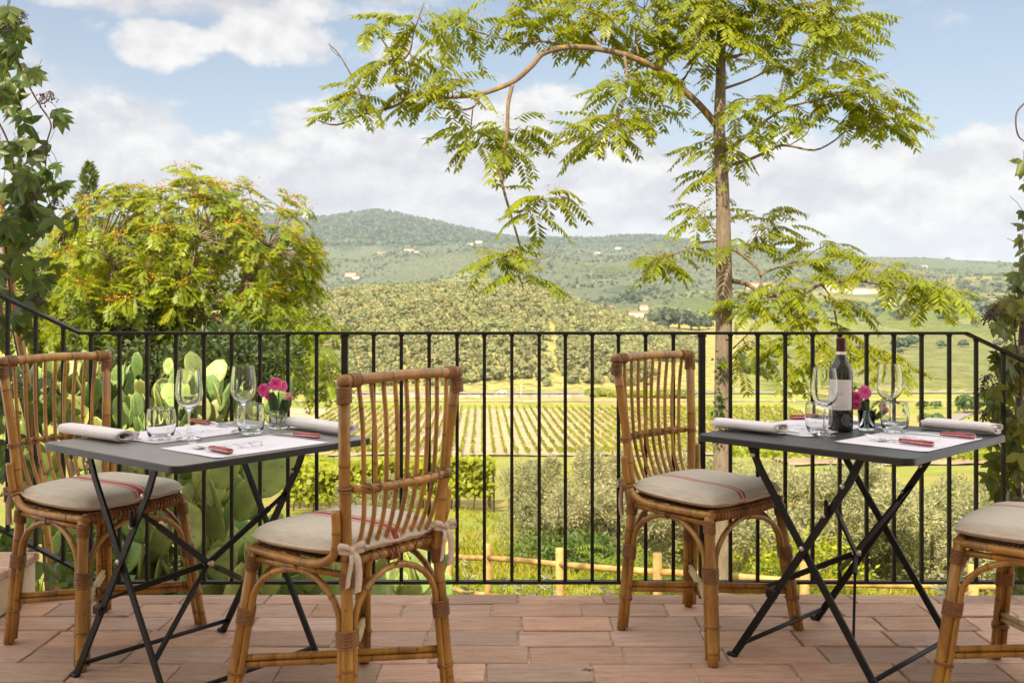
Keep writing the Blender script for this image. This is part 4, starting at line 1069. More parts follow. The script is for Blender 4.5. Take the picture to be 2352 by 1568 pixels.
for i,(u,Y,h,l) in enumerate([(1329,1350,15,'slim dark cypress just left of the pink farmhouse'),(1467,1290,17,'slim dark cypress behind the low white farmhouse'),(1442,1150,12,'short cypress in front of the low white farmhouse'),(1625,1020,18,'slim cypress right of the copse'),(1690,880,17,'dark cypress just right of the tall tree trunk'),(860,2600,22,'tiny cypress on the hillside left of centre')]):
    fartree(u,690,Y,h*.27,h,l,'cypress','cypress','f_wood',None,80+i)
for i,(u,Y,w,h,s,l) in enumerate([(2243,1420,26,20,'pine','broad umbrella pine near the hamlet on the right skyline'),(2262,1400,30,13,'round','dark rounded tree below the umbrella pine at the right'),(2305,1450,26,18,'round','green tree between the roofs of the hamlet at the far right'),(2278,1450,22,14,'round','pale green tree next to the umbrella pine at the right')]):
    fartree(u,690,Y,w,h,l,'tree',s,'f_wood' if i!=3 else 'f_bush',None,90+i)
for i,(u,Y,w,h,l) in enumerate([(2150,330,7,5,'low dark bush beside the lane on the right'),(2128,345,6,4,'low dark bush uphill of the lane on the right'),(2172,318,6,4,'small bush at the bend of the lane'),(2215,380,8,9,'scrubby tree in the row right of the lane'),(2240,384,9,8,'dense scrub tree in the row beyond the lane'),(2268,388,8,10,'tall thin scrub tree in the row beyond the lane'),(2290,384,9,7,'round scrub tree in the row beyond the lane'),(2318,386,8,9,'scrub tree at the right end of the row beyond the lane'),(2345,390,9,9,'scrub tree at the frame edge beyond the lane'),(2120,400,5,4,'round bush below the road on the right'),(2150,402,5,4,'small bush next to the pale pole on the right'),(1740,560,24,9,'grey green hedge left of the bottle beyond the road')]):
    fartree(u,690,Y,w,h,l,'bush','bush','f_bush',None,110+i)
for i in range(9):
    u=1365+i*26; fartree(u,690,447-i*.8,9,random.uniform(3,4.6),'reedy bright green bush in the hedge below the road','bush','bush','f_vine','hedge bushes below the road',130+i)
# ---- farmhouses
def house(u,Y,w,d,h,label,rot=0,col='stucco',tower=False,z=None):
    x=(u-CX)*Y/F; zz=Hs(x,Y) if z is None else z; e=empty('tower' if tower else 'farmhouse',(x,Y,zz-.5),R(rot),label=label,cat='tower' if tower else 'house')
    m=MB(); m.box((0,0,h/2),(w,d,h)); m.build('wall',M[col],e,False)
    if not tower:
        m=MB(); r=d*.22; o=.5; vs=[(-w/2-o,-d/2-o,h-.1),(w/2+o,-d/2-o,h-.1),(w/2+o,d/2+o,h-.1),(-w/2-o,d/2+o,h-.1),(-w/2+d*.3,0,h+r),(w/2-d*.3,0,h+r)]
        m.add(vs,[(0,1,5,4),(2,3,4,5),(1,2,5),(3,0,4),(3,2,1,0)]); m.build('roof',M['roof'],e,False)
        nw=max(2,int(w/4))
        for k in range(nw):
            m=MB(); m.box((-w/2+w*(k+.5)/nw,-d/2-.04,h*.55),(1.1,.1,1.7)); m.build('window',M['window'],e,False)
    else:
        m=MB(); m.box((0,0,h+1.5),(w*.6,d*.6,3)); m.box((w*.7,0,h*.22),(w*1.6,d,h*.44)); m.build('upper_stage',M[col],e,False)
    return e
hs=[(1352,1380,15,9,9,'large pink farmhouse on the bare earth bank in the valley',6,'stucco'),(1378,1400,16,9,7,'pale wing right of the large pink farmhouse',0,'white'),(1403,1390,9,8,6,'small cream house right of the pink farmhouse',20,'stucco'),(1467,1230,26,9,6,'long low white farmhouse on the green field',-8,'white'),(1478,1420,12,8,6,'small house above the long white farmhouse',0,'stucco'),
 (735,3650,28,12,9,'pale house left of the hillside village',0,'white'),(757,3600,26,12,9,'terracotta roofed house in the hillside village',8,'stucco'),(775,3550,34,14,10,'ochre house in the middle of the hillside village',-6,'stucco'),(790,3500,24,12,8,'lower house of the hillside village',0,'stucco'),(876,3450,30,12,8,'long ochre house below the mountain',0,'stucco'),(939,3400,34,12,8,'long pale farm below the mountain',4,'stucco'),(955,3350,20,10,7,'small house right of the long pale farm',0,'white'),(819,3300,22,11,8,'pale house alone on the left slope',0,'white'),(805,2750,30,12,9,'brick farm with red roofs low on the left slope',10,'stucco'),(818,2650,18,10,7,'white house below the brick farm',0,'white'),(923,2050,15,9,8,'villa beside dark cypresses just above the olive hill',-5,'stucco'),(1100,3700,24,10,8,'white house on the right shoulder of the mountain',0,'white'),(1080,3650,20,10,7,'small white house beside the one on the mountain shoulder',0,'white'),(1420,4600,28,12,9,'pale house on the wooded ridge in the centre',0,'white'),(1452,4500,50,14,10,'group of pale buildings on the ridge in the centre',0,'stucco'),(1372,4300,26,12,9,'pink house on the ridge left of the pale buildings',0,'stucco'),
 (1730,1900,26,12,9,'pale house just right of the tall tree trunk',0,'stucco'),(1768,1850,24,11,8,'low house with red roof behind the tall tree branch',0,'stucco'),(1910,1800,26,12,13,'tall pale house at the top of the village on the right',0,'white'),(1925,1780,22,11,10,'house with red roof in the village on the right',8,'stucco'),(1950,1760,26,11,9,'long house in the village on the right',0,'stucco'),(1975,1740,24,11,9,'white house at the right end of the village',-6,'white'),(1998,1760,22,11,8,'small cream house beyond the white village house',0,'stucco'),(2288,1520,20,11,8,'house with red roof in the hamlet at the far right',0,'stucco'),(2322,1500,16,10,8,'pale house at the right end of the hamlet',0,'white'),(2120,4000,30,12,9,'white house on the far right ridge',0,'white'),(2040,3800,30,12,9,'pale house on the far ridge right of centre',0,'white')]
for h in hs: house(*h[:6],rot=h[6],col=h[7])
house(700,5380,16,14,34,'white tower on the mountain ridge at the left',0,'white',True)
# ---- car, poles, wires, wall
def car():
    x=(1152-CX)*454/F; zz=Hs(x,454)+.47; e=empty('parked_car',(x,454,zz),PI,label='small white car driving on the valley road',cat='car')
    e.name='car'
    prof=[(-2.05,.35),(-2.1,.75),(-1.95,1.0),(-1.55,1.52),(.25,1.55),(1.0,1.02),(1.95,.9),(2.1,.65),(2.05,.35)]; m=MB(); vs=[]
    for s,w in ((-1,.82),(1,.82)):
        vs+=[(px,s*(w if pz<1.1 else .68),pz) for px,pz in prof]
    k=len(prof); m.add(vs,[tuple(range(k)),tuple(range(2*k-1,k-1,-1))]+[(i,i+k,(i+1)%k+k,(i+1)%k) for i in range(k)]); m.build('body',M['white_paint'],e,False)
    for s in(-1,1):
        m=MB(); m.add([(-1.5,s*.80,1.06),(.75,s*.80,1.06),(.15,s*.715,1.46),(-1.42,s*.715,1.46)],[(0,1,2,3) if s<0 else (3,2,1,0)]); m.build('window',M['dark_glass'],e,False)
        for wx in(-1.3,1.3):
            m=MB(); m.tube([(wx,s*.62,.33),(wx,s*.86,.33)],.33,14); m.build('wheel',M['rubber'],e,False)
car()
def pole(u,Y,y0,y1,label,mat='concrete',r=.16):
    b=at(u,y1,Y); t=at(u,y0,Y); zz=Hs(b.x,Y); e=empty('utility_pole',(b.x,Y,zz),label=label,cat='pole',group='poles along the valley road'); h=t.z-zz; m=MB(); m.tube([(0,0,0),(0,0,h)],[r,r*.7],8); m.build('shaft',M[mat],e)
    m=MB(); m.box((0,0,h-.5),(1.3,.12,.12)); 
    for k in(-.55,0,.55): m.box((k,0,h-.36),(.1,.1,.16))
    m.build('crossarm',M[mat],e,False); return Vector((b.x,Y,zz+h-.3))
tops=[pole(640,436,868,1000,'pole on the valley road hidden behind the left tree'),pole(1197,428,883,1010,'pale pole behind the open railing bars beside the road'),pole(1497,424,886,960,'pole beside the road behind the chair back at the railing'),pole(1824,420,913,957,'pole behind the right table left of the bottle'),pole(2171,410,930,972,'pale pole by the bushes behind the right napkin')]
pole(1182,446,890,1000,'thin wooden pole near the white car','stem',.1)
for i in range(len(tops)-1):
    m=MB(); a,b=tops[i],tops[i+1]
    for dz in (0,.6): m.tube([a.lerp(b,t/14)+Vector((0,0,-dz-4*1.6*(t/14)*(1-t/14))) for t in range(15)],.035,5)
    w=m.build('power_cable',M['wire']); tag(w,['pair of sagging cables over the road left of the foreground chair','pair of sagging cables between the open railing and the chair by the railing','pair of cables behind the chair by the railing','pair of cables behind the wine bottle'][i],'cable')
m=MB()
for k in range(52): 
    x=-75+k*2.1; z=Hs(x+1,441); m.box((x+1,441,z+.65),(2.12,.5,1.5+.15*(k%3)),c_=random.uniform(.75,1.15))
tag(m.build('retaining_wall',M['stone'],smooth=False),'long low stone wall below the valley road','wall')
# ---- vineyards
def vine_row_mesh(L,n,h,w,seed,name='vine_row',leaf=.55):
    g=np.random.default_rng(seed); t=g.uniform(-L/2,L/2,n); dens=vnoise(t/2.2+seed,np.zeros(n)+seed); k=dens>.22; t=t[k]; n=len(t)
    P=np.c_[g.normal(0,w*.3,n),t,h*(.38+.62*g.random(n)**.8)*(0.85+.3*vnoise(t/1.4,np.zeros(n)+3))]
    Nr=unit(np.c_[g.normal(0,1,n),g.normal(0,.5,n),g.uniform(.1,1,n)]); V=quads(P,Nr,g.uniform(.6,1.3,n)*leaf); c=np.repeat(g.uniform(.65,1.3,n)[:,None]*np.array([1,1,1]),4,0)
    return qmesh(name,V.reshape(-1,3),c)
vv=[vine_row_mesh(164,1500,1.5,.42,200+k,leaf=.46) for k in range(4)]
vlab='row of green vines running away through the valley vineyard'
for i in range(66):
    x0=-62+i*2.62; x1=-114+i*3.3 if False else x0*1.14-34+i*.0
    # rows run from (xa,235) to (xb,397), slightly fanned as in the photograph
    xa=-64+i*2.72; xb=xa-5; dx=xb-xa
    o=link('vine_row',vv[i%4],M['f_vine']); o.location=((xa+xb)/2,316,0); o.rotation_euler=(0,0,math.atan2(-dx,162)); 
    za,zb=Hs(xa,236),Hs(xb,397); 
    # follow the falling ground
    me=vv[i%4]; 
    tag(o,vlab,'vine row','vine rows in the valley vineyard'); o['_']=0; del o['_']
# shape shared row meshes to the ground profile along the row (nearly the same for every row)
for me in vv:
    co=np.zeros(len(me.vertices)*3,dtype=np.float32); me.vertices.foreach_get('co',co); co=co.reshape(-1,3)
    co[:,2]+=np.interp(316+co[:,1],NY,NZ)+.3; me.vertices.foreach_set('co',co.ravel()); me.update()
# near trellised vines, bright green
for i,(y,xa,xb) in enumerate([(41,-9.5,-.75),(44.2,-10,-.95),(47.4,-11,-1.1),(50.6,-12,-1.2)]):
    L=xb-xa; e=empty('vine_row',((xa+xb)/2,y,0),label=['bright vine row on stakes nearest the terrace, behind the foreground chair','second bright vine row behind the foreground chair','third bright vine row behind the foreground chair','rearmost bright vine row behind the foreground chair'][i],cat='vine row',group='bright trellised vines below the terrace')
    g=np.random.default_rng(300+i); n=5200; t=g.uniform(-L/2,L/2,n); top=1.9+.45*vnoise(t/1.1+i*7,np.zeros(n)); zz=.55+(top-.55)*g.random(n)**.75
    P=np.c_[t,g.normal(0,.28,n),zz+H(t+(xa+xb)/2,np.full(n,float(y)))]; Nr=unit(np.c_[g.normal(0,.6,n),-np.abs(g.normal(.6,.6,n)),g.uniform(.0,1,n)]); c=np.repeat(g.uniform(.7,1.35,n)[:,None]*np.array([1.05,1.05,.9]),4,0)
    link('foliage',qmesh('foliage',quads(P,Nr,g.uniform(.10,.20,n)).reshape(-1,3),c),M['f_vine'],e)
    for k in range(int(L/1.0)):
        x=-L/2+k*1.0+.3; z=Hs(x+(xa+xb)/2,y); m=MB(); m.tube([(x,0,z-.05),(x+.04,.02,z+.5),(x,0,z+1.0)],[.035,.03,.02],6); m.build('stem',M['stem'],e)
    for k in range(int(L/3)+1):
        x=L/2-k*3; z=Hs(x+(xa+xb)/2,y); m=MB(); m.tube([(x,0,z-.1),(x,0,z+2.0)],.045,6); m.build('stake',M['darkbark'],e)
# vineyard on the right, rows across the slope
vx=[vine_row_mesh(70,900,1.5,.6,400+k,'vine_row',.5) for k in range(3)]
sheet('slope_earth',[(42,150),(95,150),(160,262),(66,262)],M['soil'],.3,30,30)
for i in range(32):
    y=156+i*3.3; xc=(42+95)/2+(i/32)*45; o=link('vine_row',vx[i%3],M['f_vine']); z=Hs(xc,y); o.location=(xc,y,z+.25); o.rotation_euler=(0,0,PI/2-.10)
    tag(o,'vine row across the slope seen under the right table','vine row','vine rows across the slope on the right')
# ---- wooden fence
fe=empty('wooden_fence',(0,12,0),label='rustic round-pole wooden fence in the meadow below the terrace',cat='fence')
FP=[(-2.1,19.0,-3.45),(-1.06,16.6,-2.88),(-.358,14.75,-2.45),(.62,13.0,-2.08),(1.65,11.3,-1.716),(3.1,10.55,-1.62),(4.63,10.0,-1.5),(6.6,9.8,-1.5)]
FP=[Vector((a,b-12,c)) for a,b,c in FP]
for k,p in enumerate(FP):
    m=MB(); r=.052; m.tube([p+Vector((0,0,-1.5)),p+Vector((.004,0,-.6)),p+Vector((0,0,-.006)),p],[r,r*1.03,r,r*.9],14,True,[random.uniform(.85,1.1)]*4); m.build('post',M['wax'],fe)
for k in range(len(FP)-1):
    for dz in(.21,.76):
        a=FP[k]+Vector((0,0,-dz));b=FP[k+1]+Vector((0,0,-dz)); m=MB(); mid=a.lerp(b,.5)+Vector((0,0,random.uniform(-.03,.01))); m.tube([a,a.lerp(mid,.5),mid,mid.lerp(b,.5),b],[.038,.041,.040,.038,.036],10,True,[random.uniform(.85,1.1)]*5); m.build('rail',M['wax'],fe)
# ---- olive trees close by
def olive_mesh(seed,n=24000,rx=2.3,rz=1.75):
    g=np.random.default_rng(seed); cl=34; cc=unit(g.normal(size=(cl,3)))*g.uniform(.35,.88,cl)[:,None]*np.array([rx,rx,rz]); cr=g.uniform(.3,.62,cl)
    k=g.integers(0,cl,n); d=unit(g.normal(size=(n,3))); P=cc[k]+d*(cr[k]*g.uniform(.35,1.05,n)**.6)[:,None]; P[:,2]+=rz+.35
    D=unit(d*.5+g.normal(size=(n,3))*.7+np.array([0,0,.25])); L=Leaves(); tone=g.uniform(.75,1.3,n); C=np.c_[tone,tone,tone*g.uniform(.8,1.2,n)]
    L.bulk(P,D,g.normal(size=(n,3)),g.uniform(.08,.15,n),g.uniform(.028,.045,n),C); return L.mesh('crown',simple=True)
om=[olive_mesh(500+k) for k in range(3)]
OT_=[(1285,29,.82,'large grey green olive tree behind the open railing bars'),(1450,26,.92,'olive tree just left of the chair by the railing, beyond the fence'),(1610,29,.85,'olive tree behind the chair by the railing'),(1770,23,.80,'olive tree seen through the legs of the right table'),(1960,24,.90,'broad olive tree under the right table, beyond the railing'),(2140,22,.82,'olive tree between the right table and the right edge chair'),(2330,23,.85,'olive tree behind the chair at the right edge'),(850,33,.62,'small olive bush behind the foreground chair, left of the bright vines')]
for i,(u,Y,s,l) in enumerate(OT_):
    x=(u-CX)*Y/F; e=empty('olive_tree',(x,Y,Hs(x,Y)-.45),random.uniform(0,6),label=l,cat='olive tree',group='olive trees below the terrace'); s*=1.12; e.scale=(s,s,s)
    link('crown',om[i%3],M['f_olive'],e); m=MB()
    for k in range(6):
        a=k*1.05+i; m.tube(smoothpts([(0,0,-.1),(.08*math.cos(a),.08*math.sin(a),.5),(.5*math.cos(a),.5*math.sin(a),1.2),(1.2*math.cos(a),1.2*math.sin(a),2.2)],3),[.13,.12,.1,.09,.075,.06,.05,.04,.03,.02][:10],7)
    m.build('trunk',M['darkbark'],e)
# leafy shrubs at the foot of the olives
def shrub(u,Y,w,h,n,leafs,label,mat,seed,kind='shrub'):
    g=np.random.default_rng(seed); x=(u-CX)*Y/F; e=empty(kind,(x,Y,Hs(x,Y)-.05),label=label,cat='shrub'); d=unit(g.normal(size=(n,3))); d[:,2]=np.abs(d[:,2]); P=d*g.uniform(.45,1,n)[:,None]**.6*np.array([w/2,w/2*.8,h])
    P+=0.12*g.normal(size=(n,3)); D=unit(d+g.normal(size=(n,3))*.7-np.array([0,0,.25])); L=Leaves(); t=g.uniform(.6,1.4,n); L.bulk(P,D,g.normal(size=(n,3)),g.uniform(.7,1.3,n)*leafs,g.uniform(.4,.6,n)*leafs,np.c_[t,t,t]); link('foliage',L.mesh('foliage',simple=True),M[mat],e)
    m=MB()
    for k in range(5): a=k*1.3; m.tube([(0,0,-.05),(w*.2*math.cos(a),w*.2*math.sin(a),h*.7)],[.02,.008],5)
    m.build('stem',M['stem'],e)
shrub(1340,23,2.0,.9,1500,.16,'dark leafy fig shrub at the foot of the large olive tree','f_bush',601)
shrub(1235,25,1.6,.8,900,.12,'low dark shrub beside the vine end post','f_bush',603)
shrub(1790,15,1.8,1.0,1500,.10,'bright weedy shrub beyond the fence under the right table','f_vine',605)
shrub(1860,19,2.5,1.2,1600,.12,'green brambles below the olive trees under the right table','f_vine',606)
# ferny ailanthus shoots
def compound(L,base,dir_,up,length,npair,ll,droop,col,ratio=.30,g=random,tilt=.35):
    """a pinnate leaf; returns rachis points"""
    d=Vector(dir_).normalized(); p=Vector(base); n=npair+3; st=length/n; P=[p.copy()]
    for i in range(n):
        d=(d+Vector((0,0,-droop/n))).normalized(); p=p+d*st; P.append(p.copy())
        if i>=2 or i==n-1:
            s=d.cross(Vector(up)); s=s.normalized() if s.length>1e-4 else d.orthogonal().normalized()
            f=math.sin((i-1)/(n-1)*PI*.8+.35)*.45+.6
            for sg in(-1,1):
                ld=(s*sg*.85+d*g.uniform(.25,.45)+Vector((0,0,-g.uniform(tilt*.6,tilt*1.6)))); c=g.uniform(.78,1.22)
                
                if g.random()>.05: L.add(p,ld,d,ll*f*g.uniform(.75,1.12),ll*f*ratio*g.uniform(.85,1.1),(col[0]*c,col[1]*c,col[2]*c))
    L.add(p,d,Vector(up).cross(d) if abs(d.z)<.95 else d.orthogonal(),ll*.8,ll*ratio,col); return P
fg=empty('fern_clump',(0,0,0),label='fern-like green shoots beyond the fence left of the chair by the railing',cat='shrub'); L=Leaves()
for k in range(46):
    u=random.uniform(1395,1560); Y=random.uniform(15.5,18.5); x=(u-CX)*Y/F; a=random.uniform(0,6.28)
    compound(L,(x,Y,Hs(x,Y)+random.uniform(.1,.7)),(math.cos(a)*.8,math.sin(a)*.8,.75),(0,0,1),random.uniform(.6,.95),11,.13,1.1,(1.0,1.05,.8),.3)
link('frond',L.mesh('frond',simple=True),M['f_ail'],fg)
# ---- grass, weeds
def blades(n,yr,ur,h,seed,w=.012,lean=.5,hi=(1,1,1),cond=None):
    g=np.random.default_rng(seed); y=np.sqrt(g.uniform(yr[0]**2,yr[1]**2,n)) if yr[1]/yr[0]<1.6 else np.exp(g.uniform(np.log(yr[0]),np.log(yr[1]),n)); x=(g.uniform(*ur,n)-CX)*y/F; z=H(x,y)
    cl=vnoise(x*1.6,y*1.6)*.9+.35; D=unit(np.c_[g.normal(0,lean,n),g.normal(0,lean,n),np.ones(n)]); t=g.uniform(.65,1.35,n); yl=vnoise(x*.5+9,y*.5); C=np.c_[t*(1+.35*yl),t,t*(.8+.5*yl)]*np.array(hi)
    if cond is not None:
        k=cond(x,y); x,y,z,cl,D,C=x[k],y[k],z[k],cl[k],D[k],C[k]; n=len(x)
    return np.c_[x,y,z-.01],D,g.normal(size=(n,3)),h*cl*g.uniform(.6,1.3,n),np.full(n,w)*(1+y/40),C
L=Leaves(); L.bulk(*blades(30000,(5.0,14),(-200,2600),.20,701,.012)); L.bulk(*blades(42000,(12,40),(600,2500),.24,702,.016))
tag(link('grass',L.mesh('grass',simple=True,curl=.35),M['f_grass']),'short sunlit grass covering the meadow below the terrace','grass',None,'stuff')
L=Leaves(); g=np.random.default_rng(77)
def weeds(n,ur,yr,zr,l,seed):
    g=np.random.default_rng(seed); y=g.uniform(*yr,n); x=(g.uniform(*ur,n)-CX)*y/F; z=H(x,y)+g.uniform(*zr,n)*(.4+.8*vnoise(x*2,y*2)); t=g.uniform(.55,1.4,n); L.bulk(np.c_[x,y,z],unit(np.c_[g.normal(0,1,n),g.normal(0,1,n),g.uniform(-.5,.6,n)]),g.normal(size=(n,3)),g.uniform(.6,1.3,n)*l,g.uniform(.5,.75,n)*l,np.c_[t,t,t])
weeds(9000,(150,860),(4.4,7.6),(0,.5),.065,1); weeds(2500,(1700,2500),(8,12),(0,.35),.07,2)
tag(link('weeds',L.mesh('weeds',simple=True),M['f_bush']),'low leafy weeds growing under the cactus and along the terrace','weeds',None,'stuff')
# tall leafy stalks by the fence
for i,(u,Y) in enumerate([(1075,15.3),(1200,14.0),(1235,13.6),(1265,13.4),(1390,12.4),(1150,15.0),(2170,9.0),(2190,9.2)]):
    x=(u-CX)*Y/F; e=empty('thistle',(x,Y,Hs(x,Y)),label='pale grey green leafy stalk growing beside the wooden fence',cat='plant',group='leafy stalks beside the fence'); L=Leaves(); h=random.uniform(.6,1.0)
    for k in range(26):
        a=random.uniform(0,6.28); f=random.random(); L.add((0,0,h*f),(math.cos(a),math.sin(a),.5),(0,0,1),random.uniform(.18,.34)*(1.1-f*.5),.04,(random.uniform(.8,1.2),1,1.25))
    link('leaf',L.mesh('leaf',simple=True,curl=.4),M['f_olive'],e); m=MB(); m.tube([(0,0,-.05),(.02,0,h)],[.012,.006],5); m.build('stem',M['flowerleaf'],e)
# ---- prickly pears
def pad_mesh(seed):
    g=random.Random(seed); n=16; vs=[(0,0,0)]; fs=[]; hgt=.30; rows=9
    for j in range(1,rows):
        t=j/rows; wz=hgt*t; hw=.105*math.sin(PI*min(1,t**.8*.98))**.62*(.72+.45*t)*(1+.03*g.uniform(-1,1)); th=.0115*math.sin(PI*t)**.5
        for k in range(n):
            a=2*PI*k/n; vs.append((hw*math.cos(a),th*math.copysign(abs(math.sin(a))**.8,math.sin(a)),wz))
    vs.append((0,0,hgt)); 
    for k in range(n): fs.append((0,1+(k+1)%n,1+k))
    for j in range(rows-2):
        for k in range(n): a=1+j*n; fs.append((a+k,a+(k+1)%n,a+n+(k+1)%n,a+n+k))
    e=1+(rows-2)*n
    for k in range(n): fs.append((e+k,e+(k+1)%n,len(vs)-1))
    me=bpy.data.meshes.new('pad'); me.from_pydata(vs,[],fs); me.polygons.foreach_set('use_smooth',[True]*len(fs)); me.update(); me.materials.append(M['cactus']); return me
pm=[pad_mesh(k) for k in range(5)]
def cactus(u,Y,height,label,seed,nmax=80):
    g=random.Random(seed); x=(u-CX)*Y/F; e=empty('prickly_pear',(x,Y,Hs(x,Y)-.08),label=label,cat='cactus',group='prickly pears beyond the railing'); cnt=[0]
    def padd(p,yaw,tilt,roll,s,depth):
        if cnt[0]>=nmax: return
        cnt[0]+=1; o=link('pad',g.choice(pm)); o.parent=e; Mx=Matrix.Translation(p)@Matrix.Rotation(yaw,4,'Z')@Matrix.Rotation(tilt,4,'X')@Matrix.Rotation(roll,4,'Y'); o.matrix_local=Mx@Matrix.Diagonal((s,s,s*g.uniform(.9,1.2),1))
        if depth>9: return
        k=g.choice([1,2,2,3]) if depth<6 else g.choice([0,1,2])
        for i in range(k):
            f=g.uniform(-.8,.8); q=Mx@Vector((.085*f*s,0,s*.31*(1-.28*f*f)*.97))
            if q.z>height: continue
            padd(q,yaw+g.uniform(-1.3,1.3),g.uniform(-.5,.5),f*.8+g.uniform(-.35,.35),s*g.uniform(.82,1.06),depth+1)
    for r_ in range(6): padd(Vector((g.uniform(-.3,.3),g.uniform(-.25,.25),0)),g.uniform(-1.3,1.3),g.uniform(-.15,.15),g.uniform(-.2,.2),g.uniform(.84,1.08),0)
for i,(u,Y,h,l) in enumerate([(150,6.6,1.35,'prickly pear behind the back of the leftmost chair'),(235,6.2,1.45,'tall prickly pear behind the leftmost chair and the cactus beside it'),(330,6.6,1.55,'tallest prickly pear, behind the left wine glass'),(400,5.9,1.25,'prickly pear straight behind the left tumbler'),(470,6.5,1.35,'prickly pear behind the two wine glasses on the left'),(540,6.0,1.0,'prickly pear behind the jar of pink flowers'),(610,5.6,.72,'low prickly pear under the right half of the left table'),(690,5.9,.72,'low prickly pear left of the foreground chair'),(765,6.2,.70,'low prickly pear right behind the foreground chair post'),(735,5.6,.62,'low prickly pear between the left table and the foreground chair'),(820,6.6,.72,'prickly pear seen through the slats of the foreground chair'),(500,5.2,.62,'small prickly pear close to the railing under the left table'),(300,5.1,.7,'small shaded prickly pear close to the railing behind the leftmost chair')]):
    cactus(u,Y,h+.18,l,800+i)

# ---- scattered bushes of the valley fields on the right
bv=[blobtree(90,2.6,2.0,1.0,950+k,6) for k in range(4)]; bm2=[qmesh('field_bush',*v) for v in bv]; rb=random.Random(31)
lines=[((1660,720),(2300,700),26),((1700,830),(2330,790),12),((1800,655),(2330,668),26),((1680,690),(1850,676),14),((2010,735),(2340,745),10)]
for (a_,b_,n_) in lines:
    for i in range(n_):
        t=rb.random(); u=a_[0]+(b_[0]-a_[0])*t; v=a_[1]+(b_[1]-a_[1])*t+rb.gauss(0,5)
        # walk out along the sight line to the ground
        Yq=460.
        while Yq<3000 and HY+(EYE-Hs((u-CX)*Yq/F,Yq))*F/Yq>v: Yq*=1.015
        if Yq>2900: continue
        x=(u-CX)*Yq/F; k=rb.randrange(4); s=rb.uniform(.9,2.2)*(1+Yq/2000); o=link('field_bush',bm2[k],M['f_far' if rb.random()<.6 else 'f_wood']) if False else link('field_bush',bm2[k],M['f_wood']); o.location=(x,Yq,Hs(x,Yq)-.4); o.rotation_euler=(0,0,rb.uniform(0,6)); o.scale=(s,s,s); tag(o,'small rounded bush among the valley fields on the right','bush','bushes scattered over the valley fields')
# ================================================================ THE TREE ON THE RIGHT
TY=10.0
def P2(u,v,dy=0.): return at(u,v,TY+dy)
big=empty('ailanthus_tree',(P2(1657,1300).x,TY,Hs(P2(1657,1300).x,TY)),label='tall slender tree with feathery leaves and a long lichen covered limb, beyond the railing',cat='tree')
BO=Vector(big.location)
def rel(p): return Vector(p)-BO
trunk_pts=[(1655,1420,23),(1656,1300,21),(1659,1000,20),(1663,700,19),(1662,560,17.5),(1659,430,15.5),(1652,300,13.5),(1655,200,12),(1656,100,11),(1660,0,9),(1668,-120,7)]
m=MB(); k=TY/F
tp=smoothpts([rel(P2(u,v)) for u,v,_ in trunk_pts],5); tr=np.interp(np.linspace(0,1,len(tp)),np.linspace(0,1,len(trunk_pts)),[r*k for _,_,r in trunk_pts])
m.tube(tp,[r*(1+.05*mnoise.noise(p*6)) for p,r in zip(tp,tr)],16); m.build('trunk',M['bark'],big)
limb=[(1650,292,0,12),(1605,240,-.05,11),(1560,198,-.1,10),(1525,166,-.15,9.5),(1434,126,-.3,9),(1323,108,-.45,8.5),(1252,121,-.5,8),(1222,151,-.55,7.5),(1177,189,-.6,7),(1101,217,-.7,6),(1021,224,-.8,5.5),(950,224,-.85,5),(900,247,-.9,4),(839,262,-.95,3.2),(774,287,-1,2.5),(728,276,-1,1.6)]
m=MB(); lp=smoothpts([rel(P2(u,v,d)) for u,v,d,_ in limb],4); lr=np.interp(np.linspace(0,1,len(lp)),np.linspace(0,1,len(limb)),[q[3]*k*.74 for q in limb]); m.tube(lp,[r*(1+.08*mnoise.noise(p*9)) for p,r in zip(lp,lr)],12); m.build('limb',M['lichen'],big)
